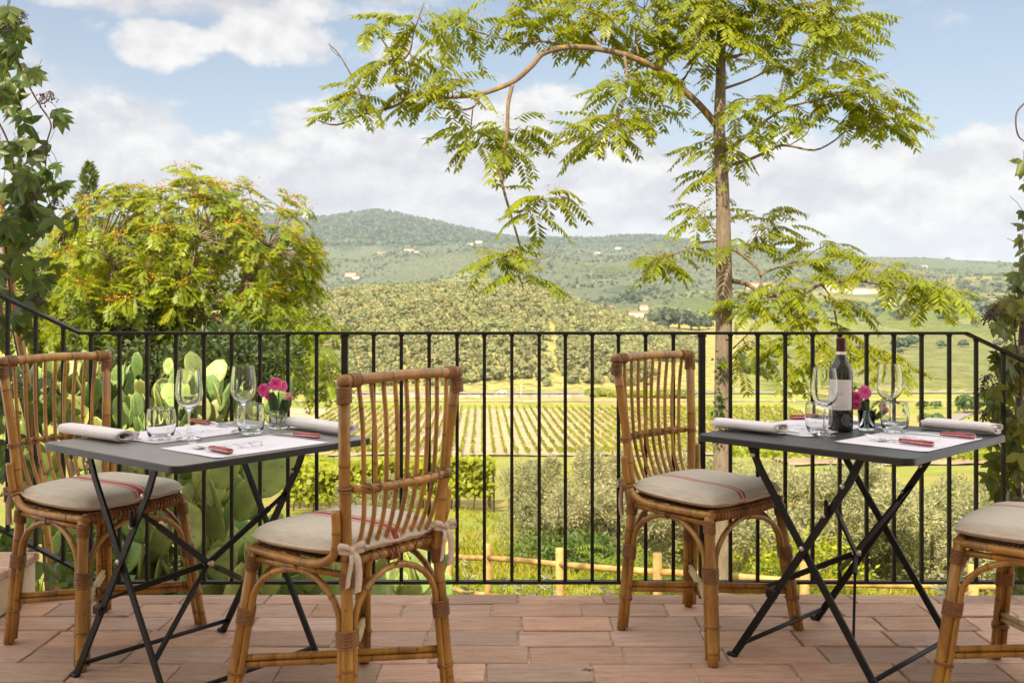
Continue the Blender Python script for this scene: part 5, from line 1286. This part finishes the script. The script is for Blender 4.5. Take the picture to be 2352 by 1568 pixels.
BR=[ # polylines (u,v), start depth, end depth, start radius px, end radius px
([(950,224),(910,197),(907,146),(884,101),(854,60)],-.85,-.7,4,1),([(907,156),(940,121),(950,76),(975,5)],-.8,-1,3,.8),([(844,260),(819,197),(779,126),(753,101)],-.95,-1.1,2.5,.6),([(779,130),(762,115),(757,98)],-1.05,-1.1,1,.5),
([(1177,195),(1167,242),(1164,312),(1149,373),(1154,423),(1169,479),(1184,529),(1197,580),(1192,625),(1202,662)],-.6,-.75,4.5,1.3),([(1184,504),(1217,484),(1242,454)],-.7,-.9,2,1),([(1194,600),(1252,592),(1275,575),(1285,557)],-.75,-.6,1.6,.5),([(1192,588),(1150,592),(1122,608)],-.75,-.9,1.8,.7),
([(1101,222),(1086,247),(1051,252),(1000,247)],-.7,-.9,3,1),([(1086,247),(1082,290),(1078,315)],-.72,-.6,1.6,.6),([(1051,252),(1045,272),(1005,270)],-.72,-.6,1.8,.8),([(1164,312),(1130,300),(1100,320)],-.6,-.3,1.5,.6),
([(1300,106),(1240,95),(1202,101),(1141,86),(1091,71),(1051,45),(1026,20)],-.4,-.2,3,.8),([(1434,126),(1440,190),(1425,260),(1390,320)],-.3,-.7,3.4,.8),([(1540,180),(1500,230),(1480,290)],-.1,.5,2.6,.8),([(1560,198),(1590,150),(1600,110)],0,.4,3,1),([(1380,112),(1350,60),(1330,20)],-.35,.1,3,1),([(1470,138),(1460,80),(1480,20)],-.2,.2,3,1),
([(1660,205),(1715,186),(1756,166),(1786,146)],0,.5,3.5,1),([(1664,350),(1715,312),(1766,272),(1811,247),(1887,227),(1937,217),(2010,215)],0,-.7,4.5,1),([(1680,379),(1730,363),(1781,338),(1811,335),(1871,345),(1917,323),(1942,302),(2010,290)],0,-.4,4,1),([(1811,335),(1850,310),(1865,280)],-.2,.2,1.8,.7),([(1811,333),(1790,300)],-.2,0,1.4,.7),
([(1655,110),(1700,70),(1780,40),(1860,30),(1930,60)],0,-.5,4,1),([(1660,140),(1720,120),(1800,100),(1900,120),(1980,150)],0,.6,4,1),([(1657,60),(1600,30),(1540,20)],0,.3,3.5,1),([(1652,270),(1690,230),(1740,230)],0,-.5,2.4,.8),
([(1647,552),(1604,559),(1574,575),(1520,590)],0,-.3,3,1),([(1645,534),(1620,504),(1600,490)],0,.3,2.2,.8),([(1680,570),(1710,590),(1745,625),(1745,665)],0,-.1,4,1.8),([(1710,585),(1735,544),(1745,520)],-.03,.3,2.2,.9),([(1745,632),(1786,615),(1836,605),(1866,580),(1905,560)],-.1,.5,2.8,1),
([(1682,645),(1715,653),(1766,678),(1841,675),(1887,653),(1962,645),(2038,655),(2088,665),(2139,670)],0,-.9,5.5,1.2),([(1887,653),(1912,690),(1925,756),(1950,790),(2000,825),(2080,850)],-.4,-.9,2.6,.8),([(1766,678),(1800,720),(1830,770),(1850,830)],-.2,-.7,3,1),([(1684,800),(1715,770),(1740,740)],0,-.3,2,.8),([(1680,860),(1700,850),(1730,840)],0,-.2,1.6,.6),([(1683,500),(1697,490)],0,.05,3,2)]
m=MB(); nodes=[]
for pl,d0,d1,r0,r1 in BR:
    n=len(pl); Q=smoothpts([rel(P2(u,v,d0+(d1-d0)*i/(n-1))) for i,(u,v) in enumerate(pl)],4); m.tube(Q,list(np.linspace(r0,r1,len(Q))*k),8); nodes+=Q[3:]
nodes+=[p for p in lp[20:]]+[p for p in tp[24:]]
bm_=m
TIPS=[(860,62),(915,55),(975,50),(1015,105),(955,130),(875,150),(1045,25),(1095,45),(800,235),(775,250),(850,215),(900,150),(965,190),(1035,170),(1060,205),(985,235),(1020,225),(1165,290),(1120,310),(1095,330),(1150,345),(1195,290),(1190,350),(1085,300),(1240,455),(1275,455),(1225,490),(1130,600),(1215,640),(1175,595),
(1180,10),(1230,30),(1290,40),(1350,20),(1400,50),(1460,30),(1520,50),(1580,30),(1640,40),(1200,70),(1260,85),(1330,80),(1400,105),(1470,100),(1540,120),(1600,110),(1640,110),(1410,190),(1380,270),(1440,220),(1350,300),(1420,290),(1480,180),(1500,250),(1550,190),(1480,270),(1345,320),(1390,320),(1560,90),(1610,70),(1500,80),
(1700,20),(1760,20),(1820,40),(1880,30),(1930,60),(1960,100),(1720,90),(1790,90),(1860,100),(1910,130),(1750,150),(1830,160),(1900,180),(1960,190),(2000,160),(2040,210),(1850,220),(1930,240),(2000,240),(2050,260),(2020,290),(1960,280),(1790,230),(1720,240),(1700,310),(1680,345),(1620,345),(1640,400),(1180,-25),(1260,-20),(1340,-35),(1420,-20),(1500,-40),(1580,-30),(1650,-40),(1720,-40),(1790,-20),(1860,-30),(1910,-5),(1950,30),(1480,0),(1560,0),(1620,-10),(1700,-10),(1780,10),(1655,60),(1665,100),(1640,10),(1680,20),(1690,270),(1780,280),(1840,285),(2040,290),(1970,215),(1900,60),(1850,60),(1740,50),
(1620,485),(1600,510),(1545,580),(1500,595),(1525,610),(1755,490),(1800,520),(1740,545),(1690,560),(1885,560),(1930,570),(1960,600),(1850,600),(1840,640),(1800,660),(2030,625),(2070,650),(2000,640),(2110,655),(2150,655),(2140,680),(2180,670),(1870,690),(1930,700),(1760,700),(1715,705),(1800,720),(1850,740),(1700,690),(1770,790),(1840,790),(1900,770),(1960,800),(2010,820),(2060,850),(1880,840),(1730,800),(1700,850),(1820,850)]
L=Leaves(); SD=Leaves(); m=bm_; rr=random.Random(4)
for i,(u,v) in enumerate(TIPS):
    # nearest branch point in the view of the trunk plane
    best=min(nodes,key=lambda q:(CX+F*(q.x+BO.x)/(q.y+TY)-u)**2+(HY+F*(EYE-q.z-BO.z)/(q.y+TY)-v)**2)
    tip=rel(at(u,v,TY+best.y+rr.uniform(-.35,.35)-(.45 if abs(u-1655)<70 and v<260 else 0))); dd=tip-best
    if dd.length>.02: m.tube(smoothpts([best,best.lerp(tip,.5)+Vector((0,rr.uniform(-.05,.05),-.03)),tip],3),[.006,.006,.005,.005,.004,.004,.003],5)
    ax=(tip-best); ax=ax.normalized() if ax.length>.05 else Vector((rr.uniform(-1,1),rr.uniform(-1,1),.3)).normalized()
    nl=rr.choice([6,7,7,8])
    if 1130<u<2000 and v<250: nl+=2
    warm=rr.random()
    back=best-tip
    for j in range(nl):
        a=rr.uniform(0,2*PI); s=Vector((math.cos(a),math.sin(a),0)); up_=rr.uniform(.05,.75); d=(ax*.45+s*rr.uniform(.8,1.2)+Vector((0,0,up_)))
        f=rr.uniform(.85,1.15); y=.35*warm*rr.random(); col=(f*(1+y),f*(1+y*.25),f*(1-.3*y)); sc_=rr.uniform(.62,1.1)*(.85 if u<900 else 1)
        o_=back.normalized()*rr.uniform(0,min(.22,back.length)) if back.length>.02 else Vector()
        compound(L,tip+o_,d,(0,0,1),.47*sc_,rr.choice([7,8,9,10]),.108*(.45+.55*sc_)*rr.uniform(.9,1.1),rr.uniform(.8,1.9),col,.31,rr,.5)
    if rr.random()<.30:
        for q in range(60):
            o=Vector((rr.gauss(0,.05),rr.gauss(0,.05),rr.uniform(0,.13))); SD.add(tip+o,(rr.gauss(0,1),rr.gauss(0,1),rr.gauss(0,1)),(rr.gauss(0,1),rr.gauss(0,1),1),.020,.010,(rr.uniform(.6,1.1),rr.uniform(.9,1.6),rr.uniform(.6,1.2)))
# short leaves sprouting on the trunk
for i in range(26):
    t=rr.uniform(.40,.86); q=tp[int(t*(len(tp)-1))]; a=rr.uniform(0,6.28); compound(L,q+Vector((math.cos(a)*.05,math.sin(a)*.05,0)),(math.cos(a),math.sin(a),.5),(0,0,1),rr.uniform(.16,.28),6,.055,1.4,(1.1,1.1,.9),.33,rr)
m.build('branch',M['limbbark'],big); link('crown',L.mesh('crown'),M['f_ail'],big); link('seed_cluster',SD.mesh('seed_cluster',simple=True),M['f_orange'],big)
# ---- ivy specks on the trunk
for v,pl in ((838,'just under the railing top'),(920,'level with the bottle label'),(950,'above the left end of the right table'),(993,'behind the left corner of the right table')):
    L=Leaves(); p0=P2(1652,v,-.1)
    for j in range(34): p=Vector((rr.gauss(0,.028),rr.uniform(-.02,.02),rr.gauss(0,.06))); L.add(p,(rr.uniform(-1,1),-.6,rr.uniform(-1,.3)),(rr.uniform(-1,1),0,1),.045,.03,(.7,.8,.7))
    o=link('ivy_tuft',L.mesh('ivy_tuft',simple=True),M['f_creep']); o.location=p0; tag(o,'small dark ivy tuft on the tall trunk, '+pl,'ivy','ivy tufts on the tall trunk')
# ================================================================ THE DOMED TREE ON THE LEFT
def dome_tree(name,cx,cyd,Y,rx,rz,label,mat,nclump,nleaf,seed,ll=.12,orange=True,trunkto=None,simple=True,ll_len=.5):
    rr=random.Random(seed); c=at(cx,cyd,Y); g0=Hs(c.x,Y); e=empty(name,(c.x,Y,g0),label=label,cat='tree'); C0=Vector((0,0,c.z-g0))
    L=Leaves(); SD=Leaves(); m=MB(); br=MB(); tops=[]
    for i in range(nclump):
        while True:
            d=Vector((rr.gauss(0,1),rr.gauss(0,1),rr.gauss(0,1)))
            if d.length>.01:
                d.normalize()
                if d.z>-.85 and (not orange or mnoise.noise(d*2.3+Vector((seed,0,0)))>-.36): break
        f=rr.uniform(.80,1.0) if rr.random()<.72 else rr.uniform(.4,.8); p=C0+Vector((d.x*rx,d.y*rx,d.z*rz))*f*(1+.22*mnoise.noise(d*1.9+Vector((0,seed,0)))); tops.append((p,d))
        ax=(d+Vector((0,0,.35))).normalized(); warm=rr.random()
        for j in range(nleaf):
            a=rr.uniform(0,2*PI); s=ax.orthogonal().normalized(); s=Matrix.Rotation(a,3,ax)@s; dd=ax*.35+s*rr.uniform(.7,1.1)+Vector((0,0,rr.uniform(-.1,.4))); q=rr.uniform(.8,1.2); y=.5*warm*rr.random()
            compound(L,p+Vector((rr.gauss(0,.06),rr.gauss(0,.06),rr.gauss(0,.05))),dd,(0,0,1),ll_len*rr.uniform(.75,1.1),7,ll*rr.uniform(.85,1.1),rr.uniform(.7,1.5),(q*(1+y),q*(1+.2*y),q*(1-.3*y)),.36,rr)
        if orange and d.z>-.25 and rr.random()<.55 and f>.72:
            for q in range(46):
                o=Vector((rr.gauss(0,.13),rr.gauss(0,.13),rr.gauss(.02,.05))); t=rr.uniform(.6,1.25); SD.add(p+ax*.03+o,(rr.gauss(0,1),rr.gauss(0,1),rr.gauss(0,1)),(rr.gauss(0,1),rr.gauss(0,1),1),.055,.028,(t,t*rr.uniform(.75,1.25),t))
    # trunk and limbs reaching the clumps
    fork=Vector((0,0,max(.8,C0.z-rz*.75))); m.tube(smoothpts([(0,0,-.3),(.05,0,fork.z*.5),fork],4),np.linspace(.17,.12,9),10); m.build('trunk',M['bark'],e)
    mains=[]
    for k in range(9):
        a=2*PI*k/9+rr.uniform(-.3,.3); d=Vector((math.cos(a),math.sin(a),0)); end=C0+Vector((d.x*rx*.6,d.y*rx*.6,rr.uniform(-.15,.45)*rz)); Q=smoothpts([fork,fork.lerp(end,.4)+Vector((0,0,-.1)),end],6); br.tube(Q,np.linspace(.08,.03,len(Q)),7); mains+=Q[4:]
    for p,d in tops:
        q=min(mains,key=lambda s:(s-p).length); br.tube(smoothpts([q,q.lerp(p,.5)+Vector((0,0,-.08)),p],3),np.linspace(.016,.006,7),5)
    br.build('branch',M['limbbark'],e); link('crown',L.mesh('crown',simple=simple),M[mat],e)
    if orange: link('seed_cluster',SD.mesh('seed_cluster',simple=True),M['f_orange'],e)
    return e
dome=dome_tree('ailanthus_tree',430,640,19.5,2.65,2.05,'broad domed tree with orange seed clusters on the left','f_left',430,7,41,.13,ll_len=.40)
# its lower right bough hanging behind the railing
def bough(cl,Y,seed,mat,ll):
    rr=random.Random(seed); L=Leaves(); m=MB(); b0=Vector(dome.location); Q=smoothpts([at(u,v,Y+.1*math.sin(i*2))-b0 for i,(u,v) in enumerate(cl)],5); m.tube(Q,np.linspace(.04,.01,len(Q)),6); e=m.build('bough',M['limbbark'],dome)
    for q in Q[4:]:
        for j in range(9):
            a=rr.uniform(0,6.28); t=rr.uniform(.75,1.2); compound(L,q+Vector((rr.gauss(0,.22),rr.gauss(0,.25),rr.gauss(0,.16))),(math.cos(a),math.sin(a),.2),(0,0,1),.42,7,ll,1.4,(t,t,t),.36,rr)
    link('leaf',L.mesh('leaf',simple=True),M[mat],e)
bough([(470,720),(560,760),(620,790),(690,812),(745,850),(770,880)],17.5,5,'f_left',.11)
bough([(500,690),(560,700),(620,720),(680,740),(730,745)],17.8,6,'f_left',.11)
bough([(500,760),(590,800),(650,850),(680,890)],16.8,8,'f_left',.10)
dome_tree('leafy_tree',170,700,22,1.75,1.55,'bright pale green tree at the far left behind the creeper','f_pale',230,7,42,.135,False)
dome_tree('leafy_tree',60,770,20,1.5,1.6,'bright green tree at the left edge behind the sloping handrail','f_pale',170,7,45,.135,False)
def darktree(u,v,Y,rx,rz,label,seed,n=9000,mat='f_dark',leaf=.13):
    c=at(u,v,Y); g0=Hs(c.x,Y); e=empty('holm_oak',(c.x,Y,g0),label=label,cat='tree'); g=np.random.default_rng(seed); cl=34; cc=unit(g.normal(size=(cl,3)))*g.uniform(.3,1.0,cl)[:,None]*np.array([rx,rx,rz]); k=g.integers(0,cl,n); d=unit(g.normal(size=(n,3))); P=cc[k]+d*(g.uniform(.25,1,n)**.5*.42)[:,None]; P[:,2]+=c.z-g0; t=g.uniform(.6,1.4,n); L=Leaves(); L.bulk(P,unit(d+g.normal(size=(n,3))*.8),g.normal(size=(n,3)),g.uniform(.6,1.3,n)*leaf,g.uniform(.35,.5,n)*leaf,np.c_[t,t,t]); link('crown',L.mesh('crown',simple=True),M[mat],e); m=MB(); m.tube([(0,0,-.3),(0,0,c.z-g0)],[.16,.08],8)
    for k in range(7): a=k*.9; m.tube([(0,0,(c.z-g0)*.6),(rx*.5*math.cos(a),rx*.5*math.sin(a),c.z-g0+rz*.2)],[.07,.02],6)
    m.build('trunk',M['darkbark'],e)
darktree(375,890,17,1.1,.75,'dark shaded tree low behind the railing left of centre',61)
darktree(320,745,18.5,1.25,.75,'grey green shady tree behind the railing and the cactus',62,8000,'f_bush',.12)
darktree(525,865,16,.95,.65,'dark shrubby tree behind the wine glasses on the left',63,6000)
# tall thin tree top behind the dome
c=at(205,420,26); g0=Hs(c.x,26); e=empty('poplar_tree',(c.x,26,g0),label='slim pointed treetop rising behind the domed tree at the left',cat='tree'); L=Leaves(); hT=c.z-g0+.5; g=np.random.default_rng(64); n=3800; f=g.random(n)**.8; z=hT*(.45+.55*f); w=(1-f)**.7*.95*(1+.35*np.sin(z*9)); a=g.uniform(0,6.28,n); P=np.c_[np.cos(a)*w*g.random(n)**.5,np.sin(a)*w*g.random(n)**.5,z]; t=g.uniform(.6,1.3,n); L.bulk(P,unit(np.c_[np.cos(a),np.sin(a),g.uniform(.2,1.2,n)]),g.normal(size=(n,3)),g.uniform(.08,.18,n),g.uniform(.03,.06,n),np.c_[t,t,t]); link('crown',L.mesh('crown',simple=True),M['f_bush'],e); m=MB(); m.tube([(0,0,-.3),(0,0,hT*.97)],[.12,.015],7); m.build('trunk',M['bark'],e)
# ================================================================ CREEPERS
def palmate(L,p,nrm,dirn,size,col,rr,n=5):
    """five leaflets from one point, hanging in direction dirn, face normal nrm"""
    nrm=Vector(nrm).normalized(); d=Vector(dirn); d=(d-nrm*d.dot(nrm)).normalized()
    for k in range(n):
        a=(k-(n-1)/2)*R(152/(n-1))*rr.uniform(.85,1.1); f=1-.13*abs(k-(n-1)/2)
        ld=Matrix.Rotation(a,3,nrm)@d; ld=ld+nrm*rr.uniform(-.2,.1)+Vector((0,0,-.22)); c=rr.uniform(.8,1.2); L.add(p,ld,nrm.cross(ld),size*f*rr.uniform(.9,1.1),size*f*rr.uniform(.42,.52),(col[0]*c,col[1]*c,col[2]*c))
def creeper(name,stems,clusters,Y,label,mat,seed,size,berries,red=.0,sc=None):
    rr=random.Random(seed); b0=at(*stems[0][0],Y); e=empty(name,b0,label=label,cat='creeper'); L=Leaves(); m=MB()
    for pl in stems:
        Q=smoothpts([at(u,v,Y+rr.uniform(-.05,.05))-b0 for u,v in pl],5); m.tube(Q,np.linspace(.0045,.0022,len(Q)),6)
    for (u,v,su,sv,n) in clusters:
        for j in range(n):
            p=at(rr.gauss(u,su),rr.gauss(v,sv),Y+rr.gauss(0,.11))-b0; nrm=Vector((rr.gauss(0,.6),-1+rr.gauss(0,.35),rr.gauss(.25,.45))); d=Vector((rr.gauss(0,.6),rr.gauss(0,.2),-.8)); q=rr.uniform(.7,1.25); rd=red*rr.random()
            pet=p+Vector((rr.gauss(0,.03),rr.gauss(0,.03),rr.uniform(.02,.07))); m.tube([pet,p.lerp(pet,.5)+Vector((.004,0,.004)),p],.0011,4)
            palmate(L,p,nrm,d,size*rr.uniform(.7,1.2),(q*(1+rd*1.4),q*(1+.15*rd),q*(1-.2*rd)),rr,rr.choice([3,5,5,5]))
    m.build('stem',M['vinestem'],e); link('leaf',L.mesh('leaf',fold=.15,curl=.18),M[mat],e)
    for (u,v) in berries:
        p=at(u,v,Y-.06)-b0; m=MB(); s2=MB()
        for j in range(26):
            o=Vector((rr.gauss(0,.017),rr.gauss(0,.017),rr.gauss(0,.014))); q=p+o; s2.tube([p+Vector((0,0,.03)),q],.0007,4); m.lathe([(.0001,-.0034),(.0028,-.002),(.0034,0),(.0028,.002),(.0001,.0034)],6,o=q)
        b=m.build('berry_cluster',M['berry'],e); s2.build('stalk',M['vinestem'],b)
    return e
creeper('creeper_vine',[[(-10,60),(30,120),(60,185),(90,240),(117,285),(108,330),(105,420),(120,480),(140,520),(175,500)],[(-20,250),(20,330),(40,420),(60,500),(50,560)],[(10,540),(20,640),(30,760),(60,900),(70,1000),(75,1180)]],
 [(12,30,14,22,9),(20,80,16,25,9),(25,140,18,25,9),(28,185,20,20,9),(22,235,16,22,10),(95,250,22,14,3),(140,262,8,8,2),(80,322,20,8,3),(25,330,22,26,10),(40,385,25,22,10),(30,440,25,25,12),(70,420,22,18,5),(125,385,18,10,3),(125,410,14,10,3),(40,490,32,25,14),(75,480,26,22,8),(120,500,18,14,4),(165,490,10,8,2),(30,540,28,22,12),(80,550,24,22,7),(20,600,22,24,9),(75,610,26,22,7),(85,650,14,16,4),(40,680,25,20,7),(10,720,12,30,6),(60,735,30,18,5),(30,900,24,40,9),(100,890,24,26,5),(15,1000,14,40,8),(40,1080,30,40,7),(120,960,22,20,3),(60,1240,40,30,6),(105,1290,25,25,5)],4.15,'dark green five-leaved creeper hanging at the left edge beside a cane','f_creep',21,.082,[(40,52),(18,60),(52,40),(115,225),(98,232),(65,445),(75,455),(55,470),(130,470),(140,560),(150,545),(90,690),(12,620),(30,600),(110,905),(40,905)],.5)
rc=creeper('creeper_vine',[[(2362,230),(2335,260),(2338,310),(2362,330)],[(2372,600),(2345,660),(2330,760),(2345,860),(2338,960),(2330,1080),(2338,1180)],[(2345,700),(2300,690),(2275,725)],[(2338,900),(2290,880),(2265,905)],[(2335,960),(2280,930),(2260,960)]],
 [(2350,372,4,8,2),(2356,430,4,8,2),(2352,500,4,10,2),(2346,562,6,10,2),(2346,600,8,10,3),(2340,640,10,14,5),(2345,690,14,14,8),(2320,700,14,14,5),(2310,840,16,20,6),(2330,1000,18,30,8),(2298,712,12,10,3),(2325,740,18,14,6),(2340,790,14,18,8),(2300,800,10,16,3),(2345,840,12,20,9),(2320,880,18,14,6),(2280,890,10,10,3),(2335,930,18,18,9),(2290,930,14,12,4),(2325,980,20,18,10),(2280,1000,12,12,3),(2325,1040,20,22,11),(2290,1060,12,16,4),(2330,1100,18,20,11),(2300,1125,14,14,4),(2340,1150,14,16,8),(2345,1300,16,30,9),(2335,1360,16,14,6)],4.05,'reddish green creeper with berry clusters climbing at the right edge','f_creepr',22,.075,[(2272,728),(2282,722),(2266,738),(2320,850),(2335,845),(2345,860),(2262,880),(2275,875),(2255,905),(2258,960),(2268,955),(2330,720),(2300,1060)],.45)
# trunk of the right creeper and the cane on the left
m=MB(); Q=smoothpts([at(2352,620,4.15),at(2345,850,4.15),at(2335,1050,4.12),at(2342,1200,4.1),at(2338,1420,4.1)],5); m.tube(Q,[.012+.006*abs(math.sin(i)) for i in range(len(Q))],8); m.v=[tuple(Vector(p)-Vector(rc.location)) for p in m.v]; m.build('vine_trunk',M['vinestem'],rc)
m=MB(); cane(m,smoothpts([at(-6,420,4.28),at(12,560,4.28),at(38,730,4.28),at(66,905,4.28),at(98,1150,4.28),at(136,1420,4.28)],4),.0165,12,.26); o=m.build('bamboo_cane',M['rattan']); tag(o,'leaning bamboo cane supporting the creeper at the left edge','cane')
m=MB(); cane(m,smoothpts([at(-20,500,4.33),at(10,760,4.33),at(80,1060,4.33),at(112,1420,4.33)],4),.007,9,.3); o=m.build('bamboo_cane',M['stem']); tag(o,'thin dark cane just behind the leaning bamboo cane','cane')
# ================================================================ CAMERA, LIGHT, SKY, AIR
cam=bpy.data.cameras.new('camera'); co=bpy.data.objects.new('camera',cam); COL.objects.link(co); co.location=(0,0,EYE); co.rotation_euler=(R(90),0,0); cam.lens=35; cam.sensor_width=36; cam.shift_y=-94/2352; cam.clip_end=30000; cam.clip_start=.05; cam.dof.use_dof=True; cam.dof.focus_distance=4.3; cam.dof.aperture_fstop=7.1; S.camera=co
SUN_EL=R(44); SUN_AZ=R(198)    # azimuth clockwise from +Y; behind the camera and to its left
su=bpy.data.lights.new('sun','SUN'); su.energy=5.0; su.angle=R(.6); su.color=(1,.87,.65); so=bpy.data.objects.new('sun',su); COL.objects.link(so)
sd=Vector((math.sin(SUN_AZ)*math.cos(SUN_EL),math.cos(SUN_AZ)*math.cos(SUN_EL),math.sin(SUN_EL))); so.rotation_euler=sd.to_track_quat('Z','Y').to_euler(); so.location=sd*50
w=bpy.data.worlds.new('World'); S.world=w; w.use_nodes=True; nt=w.node_tree; q=N(nt); bg=nt.nodes['Background']
sky=nt.nodes.new('ShaderNodeTexSky'); sky.sky_type='NISHITA'; sky.sun_disc=False; sky.sun_elevation=SUN_EL; sky.sun_rotation=SUN_AZ; sky.air_density=1.0; sky.dust_density=1.2; sky.ozone_density=1.6
g_=q.sep(nt.nodes.new('ShaderNodeTexCoord').outputs['Generated'])
az=q.math('ARCTAN2',g_[0],g_[1]); el=q.math('ARCSINE',g_[2])
cv=nt.nodes.new('ShaderNodeCombineXYZ'); q.put(cv.inputs[0],az); q.put(cv.inputs[1],q.math('MULTIPLY',el,1.5)); cvo=cv.outputs[0]
wn=nt.nodes.new('ShaderNodeVectorMath'); wn.operation='MULTIPLY_ADD'; q.put(wn.inputs[0],q.noise(9,cvo,4,.6,out='Color')); wn.inputs[1].default_value=(.035,.035,0); q.put(wn.inputs[2],cvo)
n1=q.noise(13,wn.outputs[0],8,.56); n2=q.noise(4.2,cvo,4,.5)
up=q.mapping(wn.outputs[0],loc=(.006,-.022,0)); n1u=q.noise(13,up,8,.56)
def azel(u,v):
    x=(u-CX)/F; z=(HY-v)/F; return math.atan2(x,1),math.atan2(z,math.hypot(x,1))
def ell(u,v,ru,rv,wt):
    a,e=azel(u,v); dx=q.math('MULTIPLY',q.math('SUBTRACT',az,a),F/ru); dy=q.math('MULTIPLY',q.math('SUBTRACT',el,e),F/rv)
    d=q.math('ADD',q.math('MULTIPLY',dx,dx),q.math('MULTIPLY',dy,dy)); return q.math('MULTIPLY',q.math('SUBTRACT',1,d,clamp=True),wt)
def total(L_):
    t=None
    for c in L_:
        x=ell(*c); t=x if t is None else q.math('MAXIMUM',t,x)
    return t
puffs=[(375,105,125,70,1.15),(478,100,55,40,.75),(640,80,185,90,1.0),(190,48,55,28,.4),(250,245,80,60,.55),(330,370,120,60,.5),(580,360,190,70,.75),(700,300,150,110,.75),(900,150,130,90,.75),(1200,270,220,100,.95),(1060,330,160,80,.6),(2200,400,330,130,.95),(1990,470,170,70,.6),(2130,240,120,60,.35),(1450,400,220,90,.5),(1790,350,150,80,.45),(425,235,50,20,.3)]
banks=[(120,330,330,190,.7),(500,440,520,150,.8),(900,440,560,200,.85),(1350,430,520,190,.85),(1800,450,420,170,.85),(2250,480,420,200,.85),(1000,600,2200,95,.8),(300,-12,700,55,.75),(900,-10,420,40,.45),(60,120,120,120,.3)]
A=total(puffs); B=total(banks)
eA=q.math('ADD',A,q.math('MULTIPLY',q.math('SUBTRACT',n1,.5),2.6)); cA=q.maprange(eA,.20,.72,smooth=True)
cA=q.math('MULTIPLY',cA,q.maprange(A,.0,.12))
eB=q.math('ADD',B,q.math('MULTIPLY',q.math('SUBTRACT',n1,.5),1.7)); cB=q.math('MULTIPLY',q.maprange(eB,.15,.62,smooth=True),.97)
# unseen cloud overhead and behind, added extra bright to light the terrace
front=q.math('MAXIMUM',q.maprange(q.math('ABSOLUTE',az),.62,1.0,0,1),q.maprange(el,.36,.6,0,1)); cg=q.math('MULTIPLY',q.maprange(q.math('ADD',n1,q.math('MULTIPLY',n2,.6)),.60,.82,smooth=True),front)
cB=q.math('MAXIMUM',cB,cg)
lit=q.maprange(q.math('SUBTRACT',n1,n1u),-.11,.10)     # brighter where the cloud thins towards the light above
colA=q.mix(lit,(.38,.375,.39),(.50,.495,.487)); colB=q.mix(q.math('MULTIPLY',lit,.9),(.345,.343,.37),(.46,.453,.457)); colB=q.mix(cg,colB,(1.12,1.05,.95))
skyc=q.mix(1.0,sky.outputs[0],(.062,.062,.060),'MULTIPLY'); skyc=q.mix(1.0,skyc,(.075,.074,.073),'ADD')
hz=q.maprange(el,0,.30,.5,.0); skyc=q.mix(hz,skyc,(.36,.37,.40))
c=q.mix(cB,skyc,colB); c=q.mix(cA,c,colA); nt.links.new(c,bg.inputs[0]); bg.inputs[1].default_value=1.0
# air
m=MB(); m.box((0,4300,210),(19000,10200,560)); hz_=m.build('haze',None,smooth=False); mt=bpy.data.materials.new('air'); mt.use_nodes=True; n_=mt.node_tree; n_.nodes.remove(n_.nodes['Principled BSDF']); pv=n_.nodes.new('ShaderNodeVolumePrincipled'); pv.inputs['Color'].default_value=(.70,.82,1,1); pv.inputs['Density'].default_value=6.5e-5; pv.inputs['Anisotropy'].default_value=.0; n_.links.new(pv.outputs[0],n_.nodes['Material Output'].inputs['Volume']); hz_.data.materials.append(mt); tag(hz_,'thin bluish summer haze filling the valley','haze',None,'stuff')
S.view_settings.view_transform='Standard'; S.view_settings.look='None'; S.view_settings.exposure=.9; S.view_settings.gamma=1
S.render.engine='CYCLES'; c_=S.cycles; c_.max_bounces=10; c_.transparent_max_bounces=12; c_.transmission_bounces=10; c_.diffuse_bounces=4; c_.glossy_bounces=4; c_.volume_bounces=0; c_.caustics_reflective=False; c_.caustics_refractive=True; c_.use_denoising=True; c_.sample_clamp_indirect=6
